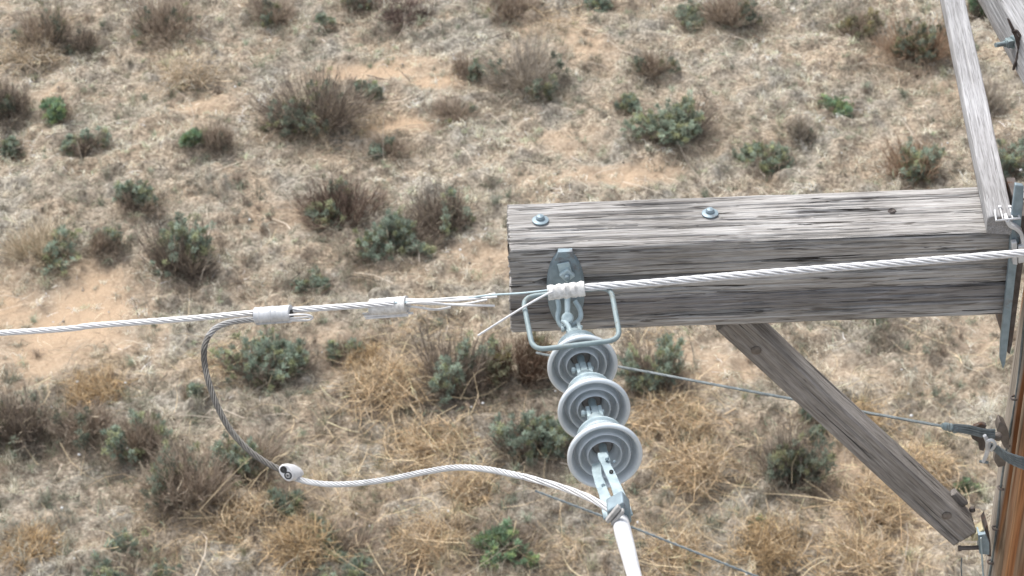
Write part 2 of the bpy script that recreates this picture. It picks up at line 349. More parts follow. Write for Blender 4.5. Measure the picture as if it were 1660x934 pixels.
def bush(name, px, py, wpx, hpx, green, label, leaf=G_SAGE, twig=BR, cat='shrub', group='shrubs scattered over the dry ground', seed=None, straw=0.15):
    """px,py = foot of the bush in the photo, wpx,hpx its size there; green 0..1 = share of leafy shoots"""
    r = np.random.default_rng(seed if seed is not None else int(px * 7 + py * 13))
    c = atz(px, py, 0.0); zz = float(gz(np.array([c.x]), np.array([c.y]))[0]); mp = (c - CAM).dot(FW) / FPX
    W = wpx * mp * .5; dv = abs(ray(px, py).z) / ray(px, py).length; H = max(.12, (hpx * mp - W * .9 * dv) / math.sqrt(1 - dv * dv) * 1.0); H = max(H, W * .45)
    W *= r.uniform(1.1, 1.5); loc = Vector((c.x, c.y + W * .5, zz - .02)); root = empty(name, loc, label, cat, group)
    lobes = 3 + int(W * 9); la = r.uniform(0, 6.283, lobes); lr = np.sqrt(r.uniform(0, 1, lobes)) * .68 * W; lc = np.stack([np.cos(la) * lr, np.sin(la) * lr * .8], 1); lh = r.uniform(.5, 1.05, lobes)
    ns = int(110 + W * 420); k = r.integers(0, lobes, ns); az = r.uniform(0, 2 * math.pi, ns); rad = np.sqrt(r.uniform(0, 1, ns)) * W * .45
    tip = np.stack([lc[k, 0] + np.cos(az) * rad, lc[k, 1] + np.sin(az) * rad, H * lh[k] * (r.uniform(.3, 1.0, ns) - .3 * (rad / W) ** 2)], 1)
    base = np.stack([lc[k, 0] * .55 + np.cos(az) * rad * .2, lc[k, 1] * .55 + np.sin(az) * rad * .2, np.zeros(ns)], 1) + r.normal(size=(ns, 3)) * [.03, .03, 0]
    mid = (base + tip) / 2 + np.stack([np.cos(az) * rad * .15, np.sin(az) * rad * .15, 0 * az], 1) + r.normal(size=(ns, 3)) * .03 * [1, 1, .3]
    sv = prisms(base, mid, tip, .005, .0018, np.array(twig) * .8, 3, r=r)
    nf = int(900 + 6200 * W * (1.3 - green)); k = r.integers(0, ns, nf); t = r.uniform(.15, 1.0, (nf, 1))
    p0 = (1 - t) ** 2 * base[k] + 2 * t * (1 - t) * mid[k] + t * t * tip[k]
    dr = unit(unit(tip[k] - base[k]) + r.normal(size=(nf, 3)) * .42 + [0, 0, .2]); ln = r.uniform(.04, .15, (nf, 1)) * (.6 + .8 * H)
    p2 = p0 + dr * ln; p1 = (p0 + p2) / 2 + r.normal(size=(nf, 3)) * .014
    tw = np.array(twig) * r.uniform(.6, 1.6, (nf, 1)); m_ = r.uniform(size=nf) < straw; tw[m_] = np.array(STRAW) * r.uniform(.6, 1.1, (m_.sum(), 1))
    fv = ribbons(p0, p1, p2, r.uniform(.0025, .006, nf), tw, 2, r=r)
    # low skirt of dry growth round the foot
    nk = int(350 + 1800 * W); az = r.uniform(0, 2 * math.pi, nk); rr_ = W * (.5 + np.abs(r.normal(size=nk)) * .42); p0 = np.stack([np.cos(az) * rr_, np.sin(az) * rr_ * .9, 0 * az + .01], 1)
    dr = unit(r.normal(size=(nk, 3)) * [.6, .6, .3] + [0, 0, .75]); p2 = p0 + dr * r.uniform(.04, .17, (nk, 1)) * (.5 + H); tw = (np.array(twig) * .6 + np.array(STRAW) * .35) * r.uniform(.5, 1.3, (nk, 1))
    kv = ribbons(p0, (p0 + p2) / 2 + r.normal(size=(nk, 3)) * .02, p2, r.uniform(.003, .006, nk), tw, 2, r=r)
    V, F, C = join([sv, fv, kv]); o = mesh_obj('twigs', V, F, M_TWIG, root, smooth=False, cols=C)
    if green > .02:
        nl = max(5, int(ns * .7 * min(1, green * 1.05))); nc = max(2, int(lobes * (.4 + green))); ca = r.uniform(0, 6.283, nc); clump = np.stack([np.cos(ca), np.sin(ca)], 1) * (np.sqrt(r.uniform(0, 1, nc)) * .8 * W)[:, None]
        clump[:, 1] -= .25 * W * (1 - green)
        dist = np.min(np.hypot(tip[:, None, 0] - clump[None, :, 0], tip[:, None, 1] - clump[None, :, 1]), 1) + r.uniform(0, .10 * W + .02, ns) + (tip[:, 2] / H) * .35 * W * (1 - green)
        sel = np.argsort(dist)[:nl]; per = 44; k = np.repeat(sel, per); N = len(k); cr_ = r.uniform(.022, .052, (ns, 1))
        cen = tip + [0, 0, .0]; rd = unit(r.normal(size=(N, 3)) + [0, -.1, .45]); p0 = cen[k] + rd * cr_[k] * r.uniform(.1, .8, (N, 1)) - (tip[k] - mid[k]) * r.uniform(0, .5, (N, 1)) ** 2
        ln = r.uniform(.016, .036, (N, 1)); p2 = p0 + unit(rd + [0, 0, .5]) * ln; tint = r.uniform(.55, 1.35, (ns, 1)); lf = np.array(leaf)[None] * tint[k]; ol = r.uniform(size=ns) < .3; lf[ol[k]] = lf[ol[k]] * [1.15, 1.02, .78]
        V, F, C = ribbons(p0, (p0 + p2) / 2 + r.normal(size=(N, 3)) * .003, p2, r.uniform(.008, .016, N), lf, 2, r=r, colvar=.15)
        mesh_obj('foliage', V, F, M_LEAF, root, smooth=False, cols=C)
    for ch in root.children: ch.matrix_parent_inverse = Matrix()
    return root

def weed(px, py, wpx, label, gold=GOLD, hh=.42, n=.8):
    if py < 300: gold = (.60, .49, .35)
    wpx *= 1.3
    r = np.random.default_rng(int(px * 3 + py * 5)); c = atz(px, py, 0.0); zz = float(gz(np.array([c.x]), np.array([c.y]))[0]); mp = (c - CAM).dot(FW) / FPX
    W = wpx * mp * .5; H = W * hh + .06; root = empty('dry_weed', (c.x, c.y, zz - .01), label, 'weed', 'dry weeds lying between the shrubs')
    ns = int((60 + W * 220) * n); az = r.uniform(0, 2 * math.pi, ns); el = r.uniform(.05, 1.3, ns); L = r.uniform(.5, 1.05, ns)
    tip = np.stack([np.cos(az) * np.cos(el) * W * L, np.sin(az) * np.cos(el) * W * L, np.sin(el) * H * L], 1); base = r.normal(size=(ns, 3)) * [W * .42, W * .42, 0]
    mid = (base + tip) / 2 + r.normal(size=(ns, 3)) * [.10, .10, .05] + [0, 0, H * .2]
    a = prisms(base, mid, tip, .0058, .0025, np.array(gold) * .95, 4, r=r, colvar=.3)
    nf = int(ns * 11); k = r.integers(0, ns, nf); t = r.uniform(.2, 1, (nf, 1)); p0 = (1 - t) ** 2 * base[k] + 2 * t * (1 - t) * mid[k] + t * t * tip[k]
    dr = unit(unit(tip[k] - base[k]) * .7 + r.normal(size=(nf, 3)) * .7); p2 = p0 + dr * r.uniform(.05, .2, (nf, 1)); p1 = (p0 + p2) / 2 + r.normal(size=(nf, 3)) * .022
    cl = np.array(gold) * r.uniform(.35, 1.4, (nf, 1)) * np.where(r.uniform(size=(nf, 1)) < .4, [[.95, 1.05, 1.25]], [[1, 1, 1]])
    bb = ribbons(p0, p1, p2, r.uniform(.0035, .008, nf), cl, 2, r=r)
    V, F, C = join([a, bb]); mesh_obj('stalks', V, F, M_STRAW, root, smooth=False, cols=C); return root

# ------------------------------------------------------------------ ground cover (uncountable)
def fieldpts(n, x0=-8.3, x1=9.3, y0=12, y1=28.5, r=rng): return r.uniform(x0, x1, n), r.uniform(y0, y1, n)
# image-plane region weights evaluated at the ground
def region(x, y, L):
    s = np.zeros_like(x)
    for px, py, wx, wy in L:
        c = dome(px, py); s = np.maximum(s, np.clip(1.35 - np.sqrt(((x - c[0]) / (wx * 24 / FPX)) ** 2 + ((y - c[1]) / (wy * 24 / FPX / .6)) ** 2), 0, 1))
    return s
GOLDR = [(150, 625, 70, 40), (620, 640, 90, 70), (700, 740, 150, 60), (430, 830, 160, 50), (480, 890, 160, 50), (1100, 690, 110, 60), (1150, 760, 90, 60), (1410, 700, 90, 60), (1450, 800, 130, 110), (700, 880, 120, 60),
         (1140, 890, 150, 60), (300, 870, 100, 60), (60, 80, 60, 60), (300, 130, 80, 40), (1370, 930, 140, 60), (900, 900, 60, 40), (690, 560, 60, 60), (350, 600, 60, 40), (560, 210, 100, 40), (900, 40, 60, 30), (1060, 560, 60, 30)]
GREYR = [(80, 850, 110, 70), (620, 690, 90, 40), (430, 350, 120, 50), (820, 890, 60, 30), (1500, 600, 90, 40), (500, 110, 70, 40), (720, 60, 80, 40), (1150, 830, 80, 40), (40, 660, 60, 60), (360, 320, 120, 60)]
DARKR = [(300, 800, 160, 60), (640, 860, 80, 40), (420, 700, 60, 40), (1220, 720, 70, 50), (1000, 860, 60, 40), (170, 690, 90, 30), (700, 600, 50, 40), (540, 690, 120, 50), (230, 760, 140, 70), (560, 450, 70, 40), (100, 720, 120, 50), (780, 640, 120, 60), (480, 560, 120, 40), (560, 870, 120, 40), (1300, 780, 90, 60), (1450, 560, 80, 30), (830, 850, 60, 30), (900, 690, 60, 60)]
def tufts(name, n, blades, rad, hgt, colf, label, thr=None, width=(.003, .006), droop=.6):
    x, y = fieldpts(n); s = sandmap(x, y); keep = rng.uniform(size=n) > s * .96
    if thr is not None: keep &= rng.uniform(size=n) < thr(x, y)
    x, y = x[keep], y[keep]; n = len(x); z = gz(x, y); cl = colf(x, y)
    k = np.repeat(np.arange(n), blades); N = len(k); az = rng.uniform(0, 2 * math.pi, N); sz = rng.uniform(.5, 1.3, n)[k]
    R = rad * rng.uniform(.3, 1.1, N) * sz; Hh = hgt * rng.uniform(.3, 1.1, N) * sz
    p0 = np.stack([x[k] + rng.normal(size=N) * rad * .25, y[k] + rng.normal(size=N) * rad * .25, z[k] - .005], 1)
    p1 = p0 + np.stack([np.cos(az) * R * .5, np.sin(az) * R * .5, Hh * 1.3], 1); p2 = p0 + np.stack([np.cos(az) * R * 1.2, np.sin(az) * R * 1.2, Hh * (1 - droop)], 1)
    V, F, C = ribbons(p0, p1, p2, rng.uniform(width[0], width[1], N), cl[k], 2, colvar=.28)
    o = mesh_obj(name, V, F, M_STRAW, smooth=False, cols=C); tag(o, label, 'dry grass', kind='stuff'); return o
def col_mat(x, y):
    b0 = np.array([.66, .615, .505])[None] * (.55 + .85 * fbm(x * 1.7, y * 1.7, 5, 3))[:, None] * rng.uniform(.5, 1.35, (len(x), 1))
    g = region(x, y, GOLDR)[:, None] * .8; gr = region(x, y, GREYR)[:, None] * .8; dk = region(x, y, DARKR)[:, None]
    b0 = b0 * (1 - g) + np.array([.56, .43, .285]) * rng.uniform(.6, 1.2, (len(x), 1)) * g; b0 = b0 * (1 - gr) + np.array([.36, .36, .31]) * rng.uniform(.6, 1.2, (len(x), 1)) * gr
    q = rng.uniform(size=(len(x), 1)); lump = fbm(x * 6, y * 6, 411, 2)[:, None]
    b0 = np.where(lump > .60, b0 * [[1.22, 1.2, 1.16]], b0); b0 = np.where(lump < .40, b0 * [[.62, .64, .62]], b0); b0 = np.where((q > .90), b0 * [[.72, .84, .74]], b0)
    dn = np.clip((fbm(x * 1.1, y * 1.1, 63, 3) - .50) * 5, 0, 1)[:, None] * .35
    b0 = b0 * (1 - dn) + np.array([.25, .20, .155]) * dn
    b0 = b0 * (1 - dk * .55) + np.array([.15, .125, .09]) * dk * .55
    return b0
tufts('dry_grass_mat', 15000, 20, .08, .075, col_mat, 'short beige dry grass matting the whole ground', width=(.004, .009))
tufts('tall_dry_grass', 4200, 26, .10, .19, col_mat, 'taller straw coloured grass tufts between the shrubs', thr=lambda x, y: .18 + .82 * np.clip((20 - y) / 5, 0, 1) + region(x, y, DARKR), droop=.15)
tufts('small_forbs', 2600, 44, .075, .12, lambda x, y: np.where(rng.uniform(size=(len(x), 1)) < .42, np.array([[.30, .34, .26]]), np.array([[.27, .22, .175]])) * rng.uniform(.6, 1.4, (len(x), 1)), 'small dull grey green and brown plants sprinkled through the grass', thr=lambda x, y: np.clip((fbm(x * 1.3, y * 1.3, 811, 3) - .42) * 4, .05, 1) * np.clip(.35 + (22 - y) / 7, .35, 1), droop=.25)
# loose litter: fallen stalks lying flat
def litter(name, n, ln, colf, label, wd, thr=None, hz=.03):
    x, y = fieldpts(n); s = sandmap(x, y); keep = rng.uniform(size=n) > s * .93
    if thr is not None: keep &= rng.uniform(size=n) < thr(x, y)
    x, y = x[keep], y[keep]; n = len(x); z = gz(x, y); az = rng.uniform(0, 2 * math.pi, n); L = rng.uniform(ln[0], ln[1], n)
    p0 = np.stack([x, y, z + rng.uniform(0, hz, n)], 1); d = np.stack([np.cos(az) * L, np.sin(az) * L, rng.normal(size=n) * .25 * L], 1); p2 = p0 + d
    p2[:, 2] = np.maximum(p2[:, 2], gz(p2[:, 0], p2[:, 1]) + .004); p1 = (p0 + p2) / 2 + rng.normal(size=(n, 3)) * (L * .22)[:, None]; p1[:, 2] = np.maximum(p1[:, 2], z + .01)
    V, F, C = ribbons(p0, p1, p2, rng.uniform(wd[0], wd[1], n), colf(x, y), 3, side=None, colvar=.25)
    tag(mesh_obj(name, V, F, M_STRAW, smooth=False, cols=C), label, 'dry litter', kind='stuff')
litter('fallen_stalks', 60000, (.04, .16), lambda x, y: col_mat(x, y) * 1.12, 'loose fallen grass stalks and thatch covering the soil', (.003, .007))
litter('golden_straw', 95000, (.07, .30), lambda x, y: np.array([.64, .495, .32])[None] * rng.uniform(.5, 1.3, (len(x), 1)), 'tangled golden straw in matted patches', (.003, .007), thr=lambda x, y: region(x, y, GOLDR), hz=.10)
litter('bleached_twigs', 1500, (.2, .75), lambda x, y: np.array([.47, .41, .34])[None] * rng.uniform(.6, 1.2, (len(x), 1)), 'thin bleached twigs lying loose on the ground', (.007, .016), hz=.10)
SH = None
def near_shrub(x, y):
    s = np.zeros_like(x)
    for q in SHRUBS:
        c = dome(q[0], q[1] - q[3] * .2); W_ = q[2] * 24 / FPX * .5; s = np.maximum(s, np.exp(-((x - c[0]) ** 2 + (y - c[1]) ** 2) / (W_ * 1.15 + .08) ** 2))
    return s
def pebbles():
    x, y = fieldpts(900); z = gz(x, y); parts = []; n = len(x); rr = rng.uniform(.006, .022, n)
    oc = np.array([[1, 0, 0], [0, 1, 0], [-1, 0, 0], [0, -1, 0], [0, 0, .7], [0, 0, -.5]]); fc = np.array([[0, 1, 4], [1, 2, 4], [2, 3, 4], [3, 0, 4], [1, 0, 5], [2, 1, 5], [3, 2, 5], [0, 3, 5]])
    V = (oc[None] * (1 + rng.normal(size=(n, 6, 1)) * .2)) * rr[:, None, None] + np.stack([x, y, z + .004], 1)[:, None]
    F = (fc[None] + 6 * np.arange(n)[:, None, None]).reshape(-1, 3); C = np.repeat(np.array([.42, .37, .32])[None] * rng.uniform(.4, 1.3, (n, 1)), 6, 0)
    tag(mesh_obj('pebbles', V.reshape(-1, 3), F, M_STRAW, cols=C), 'small stones and clods scattered over the soil', 'pebbles', kind='stuff')
pebbles()
litter('pale_stalk_arcs', 6500, (.25, .7), lambda x, y: np.array([.62, .50, .33])[None] * rng.uniform(.7, 1.25, (len(x), 1)), 'long arching pale stalks in the lower half of the ground', (.004, .009), thr=lambda x, y: np.clip((20.5 - y) / 4, 0, 1) * (.25 + region(x, y, GOLDR)), hz=.22)
def blooms():
    x, y = fieldpts(260); keep = rng.uniform(size=260) < np.clip((22.5 - y) / 5, .15, 1); x, y = x[keep], y[keep]; n = len(x); z = gz(x, y) + rng.uniform(.05, .22, n); rr = rng.uniform(.010, .019, n)
    oc = np.array([[1, 0, 0], [0, 1, 0], [-1, 0, 0], [0, -1, 0], [0, 0, 1], [0, 0, -1]]); fc = np.array([[0, 1, 4], [1, 2, 4], [2, 3, 4], [3, 0, 4], [1, 0, 5], [2, 1, 5], [3, 2, 5], [0, 3, 5]])
    V = (oc[None] * (1 + rng.normal(size=(n, 6, 1)) * .3)) * rr[:, None, None] + np.stack([x, y, z], 1)[:, None]; F = (fc[None] + 6 * np.arange(n)[:, None, None]).reshape(-1, 3)
    st = prisms(np.stack([x, y, z * 0 + gz(x, y)], 1), np.stack([x + .02, y, (z + gz(x, y)) / 2], 1), np.stack([x, y, z], 1), .002, .0015, (.35, .33, .22), 2)
    F4 = np.concatenate([F, F[:, 2:3]], 1); V, F, C = join([(V.reshape(-1, 3), F4[:, :3], np.full((n * 6, 3), .8)), (st[0], np.concatenate([st[1][:, :3], st[1][:, [0, 2, 3]]]), st[2])])
    tag(mesh_obj('white_seed_heads', V, F, M_STRAW, smooth=False, cols=C), 'tiny white seed heads dotted over the dry plants', 'seed heads', kind='stuff')
blooms()

# ------------------------------------------------------------------ shrubs
SHRUBS = [
 # px, foot py, width, height, green share, leaf, twig, label
 (62, 92, 100, 105, .22, G_DARK, BR, 'tall brown twiggy shrub with dark leaves in the upper left corner'),
 (132, 92, 58, 55, .10, G_DARK, BR_DK, 'small dark brown shrub right of the one in the upper left corner'),
 (268, 78, 100, 90, .12, G_DARK, BR, 'bushy brown shrub with shaded foot at the top edge, left of centre'),
 (448, 52, 85, 62, .35, G_DARK, BR, 'brown shrub with green centre at the top edge above the fork of pale ground'),
 (527, 50, 30, 26, .9, G_SAGE, BR, 'tiny sage shrub near the top edge beside the brown shrub with green centre'),
 (597, 20, 66, 40, .45, G_DARK, BR_DK, 'dark shrub cut by the top edge above the sandy clearing'),
 (650, 48, 110, 34, .0, G_DARK, (.16, .115, .10), 'low purplish brown twig mat above the sandy clearing'),
 (832, 44, 80, 60, .08, G_DARK, BR, 'brown twiggy shrub at the top edge in the middle of the photo'),
 (968, 24, 66, 36, .7, G_SAGE, BR, 'small green shrub cut by the top edge, right of the middle'),
 (1132, 46, 66, 36, .95, G_SAGE, BR, 'bright green low shrub at the top edge with a brown shrub to its right'),
 (1190, 66, 95, 75, .15, G_DARK, BR, 'brown shrub at the top edge touching the bright green low shrub'),
 (1385, 66, 70, 45, .55, G_OLIVE, BR, 'olive shrub near the top edge left of the big green brown shrub'),
 (1488, 115, 120, 95, .55, G_DARK, BR_RED, 'big green and brown shrub left of the grey board near the top'),
 (1590, 40, 40, 50, .8, G_BRIGHT, BR_DK, 'green shrub seen between the grey board and the heavy upper timber'),
 (1363, 184, 72, 38, .8, G_BRIGHT, BR, 'low green shrub in open ground between the grey board and the big sage clump'),
 (1305, 228, 56, 56, .12, G_DARK, BR_GREY, 'grey brown wispy shrub below the low green shrub in open ground'),
 (1246, 282, 88, 56, .85, G_PALE, BR, 'pale sage shrub just above the middle of the crossarm'),
 (1488, 300, 100, 82, .55, G_SAGE, BR_RED, 'rounded shrub with reddish brown crown and green foot above the crossarm'),
 (1640, 300, 84, 74, .6, G_SAGE, BR, 'green shrub at the right edge behind the grey board'),
 (1100, 250, 125, 82, .98, G_PALE, BR_DK, 'large bright sage green clump above the crossarm'),
 (1018, 190, 38, 30, .98, G_SAGE, BR, 'small round green shrub left of the large bright sage clump'),
 (1057, 128, 66, 56, .25, G_DARK, BR, 'brown shrub with olive foot above the small round green shrub'),
 (850, 168, 120, 100, .18, G_DARK, BR_GREY, 'large grey brown shrub above the left end of the crossarm'),
 (770, 135, 62, 50, .3, G_SAGE, BR, 'brown shrub with green top left of the large grey brown shrub'),
 (745, 206, 76, 44, .05, G_DARK, BR, 'low brown twig shrub below the brown shrub with green top'),
 (592, 166, 46, 34, .8, G_SAGE, BR_DK, 'small grey green shrub at the lower rim of the sandy clearing'),
 (505, 232, 150, 110, .28, G_DARK, BR_DK, 'large dark brown shrub with scattered green leaves, upper left'),
 (92, 208, 48, 44, .9, G_BRIGHT, BR, 'bright green small shrub in pale grass at upper left'),
 (142, 258, 66, 44, .5, G_SAGE, BR_DK, 'small shrub with two green tufts below the bright green small shrub'),
 (12, 205, 70, 90, .1, G_DARK, BR_DK, 'dark brown shrub cut by the left edge, upper part'),
 (8, 252, 44, 38, .9, G_SAGE, BR_DK, 'small green shrub cut by the left edge below the dark brown one'),
 (318, 262, 40, 32, .98, G_BRIGHT, BR_DK, 'vivid green little shrub left of the large dark brown shrub'),
 (352, 262, 52, 58, .05, G_DARK, BR, 'wispy brown shrub touching the vivid green little shrub'),
 (636, 262, 56, 40, .35, G_SAGE, BR, 'small brown shrub with green tip below the small grey green shrub'),
 (228, 364, 66, 56, .75, G_SAGE, BR, 'leafy sage shrub on pale ground above the big left sage bush'),
 (292, 472, 130, 112, .65, G_SAGE, BR_DK, 'big upright sage bush above the bend of the jumper cable'),
 (62, 450, 120, 76, .28, G_SAGE, STRAW, 'straw coloured shrub with green left side by the sandy patch'),
 (166, 424, 50, 50, .5, G_SAGE, BR, 'small grey green shrub between the straw shrub and the big sage bush'),
 (552, 376, 110, 92, .22, G_SAGE, (.20, .145, .115), 'reddish brown twiggy dome above the two sleeves on the broken cable'),
 (640, 430, 150, 100, .75, G_SAGE, BR_DK, 'broad sage green clump directly above the cable sleeves'),
 (722, 385, 110, 108, .2, G_SAGE, BR_DK, 'dark brown twig dome left of the end of the crossarm'),
 (504, 470, 60, 28, .7, G_SAGE, BR, 'little green shrub touching the broken cable between both sleeves'),
 (425, 632, 120, 92, .85, G_SAGE, BR_DK, 'dark sage bush inside the bend of the jumper cable'),
 (735, 650, 140, 128, .45, G_SAGE, BR_DK, 'large dark shrub with sage shoots left of the insulator string'),
 (838, 640, 90, 100, .30, G_OLIVE, (.15, .10, .07), 'brown olive shrub between the large dark shrub and the top insulator'),
 (862, 765, 105, 96, .8, G_SAGE, BR_DK, 'sage bush behind the jumper cable left of the bottom insulator'),
 (1062, 655, 88, 100, .75, G_SAGE, BR_DK, 'sage bush crossed by the thin guy wire right of the insulators'),
 (1300, 800, 120, 120, .5, G_DARK, BR_DK, 'dark green bush under the diagonal timber brace'),
 (1325, 712, 64, 50, .85, G_SAGE, BR, 'sage shoots peeping out right above the dark bush under the brace'),
 (30, 740, 130, 125, .3, G_DARK, BR_DK, 'dark brown shrub at the left edge below the sandy patch'),
 (135, 730, 90, 70, .25, G_DARK, BR, 'brown shrub with dark leaves right of the one at the left edge below the sand'),
 (228, 760, 90, 90, .5, G_SAGE, BR, 'shrub with green shoots and brown stalks left of the jumper cable'),
 (300, 850, 140, 140, .28, G_DARK, BR, 'tall brown shrub with long pale stalks at lower left'),
 (395, 800, 110, 96, .5, G_SAGE, BR, 'brown green shrub left below the clamp on the jumper cable'),
 (470, 838, 80, 54, .6, G_SAGE, BR, 'green brown shrub right below the clamp on the jumper cable'),
 (545, 934, 150, 76, .7, G_SAGE, BR, 'broad sage bush cut by the bottom edge, left of centre'),
 (222, 945, 110, 64, .6, G_SAGE, BR, 'sage shrub cut by the bottom edge near the lower left corner'),
 (822, 925, 104, 66, .75, G_BRIGHT, BR_DK, 'green shrub near the bottom edge left of the white clamp body'),
 (316, 652, 34, 34, .95, G_SAGE, BR, 'tiny sage shoot left of the drooping jumper cable'),
 (1226, 862, 28, 22, .9, G_BRIGHT, BR, 'tiny green shoot on straw between clamp body and brace'),
 (1567, 800, 30, 24, .6, G_BRIGHT, BR, 'tiny green shoot beside the lower end of the brace'),
 (1442, 560, 110, 50, .15, G_PALE, BR_GREY, 'grey dry shrub just below the right half of the crossarm'),
 (1600, 200, 80, 70, .06, G_DARK, BR_GREY, 'thin grey brown shrub right of the grey board'),
 (560, 585, 60, 36, .45, G_SAGE, BR, 'low dull green shrub right of the dark sage bush in the cable bend'),
]
litter('low_dry_brush', 120000, (.05, .16), lambda x, y: np.where(rng.uniform(size=(len(x), 1)) < .22, np.array([[.22, .26, .18]]), np.array([[.235, .185, .145]])) * rng.uniform(.5, 1.5, (len(x), 1)), 'low dull brown brush growing round and between the shrubs', (.003, .007), thr=lambda x, y: np.clip(near_shrub(x, y) * .8 + region(x, y, DARKR) * 1.0 + np.clip((fbm(x * 1.6, y * 1.6, 301, 3) - .56) * 6, 0, .6), 0, 1), hz=.14)
for (px, py, w_, h_, g_, lf, tw, lb) in SHRUBS:
    if py <= 300: px += 0
    bush('shrub', px, py, w_, h_, g_, lb, leaf=lf, twig=tw, straw=.35 if tw is STRAW else .15)
WEEDS = [
 (150, 640, 100, 'golden dry weed on the lower rim of the big sandy patch'), (625, 640, 130, 'sprawling golden weed left of the large dark shrub'),
 (690, 730, 150, 'golden tangle just above the crest of the jumper cable'), (600, 590, 80, 'small golden weed below the frayed cable end sleeve'),
 (1085, 690, 130, 'golden weed right of the middle insulator'), (1120, 770, 120, 'golden weed right of the bottom insulator'),
 (1405, 690, 100, 'orange straw weed behind the guy wire right of the brace'), (1420, 830, 120, 'golden weed under the lower half of the brace'),
 (380, 850, 120, 'golden weed below the bend of the jumper cable near the bottom'), (490, 900, 110, 'curled pale weed left of the broad bottom sage bush'),
 (700, 885, 130, 'golden weed at the bottom centre below the jumper cable'), (1090, 905, 130, 'golden weed right of the white clamp body at the bottom'),
 (1250, 900, 120, 'golden weed at the bottom below the dark bush'), (1390, 920, 130, 'golden weed at the bottom left of the pole'),
 (48, 100, 90, 'golden weed at the foot of the tall shrub in the upper left corner'), (310, 140, 80, 'pale golden weed below the top edge shrub with shaded foot'),
 (1500, 760, 100, 'straw weed in the angle between brace and pole'), (760, 800, 90, 'golden weed hanging under the jumper cable crest'),
 (60, 900, 100, 'pale straw tuft in the lower left corner'),
]
for k, (px, py, w_, lb) in enumerate(WEEDS): weed(px, py, w_, lb, gold=GOLD if k % 3 else (.52, .38, .22))
#PART2
M_EYE = metal_mat('brown_weathered_steel', (.10, .085, .072), (.19, .165, .145), .2, .7, 60)
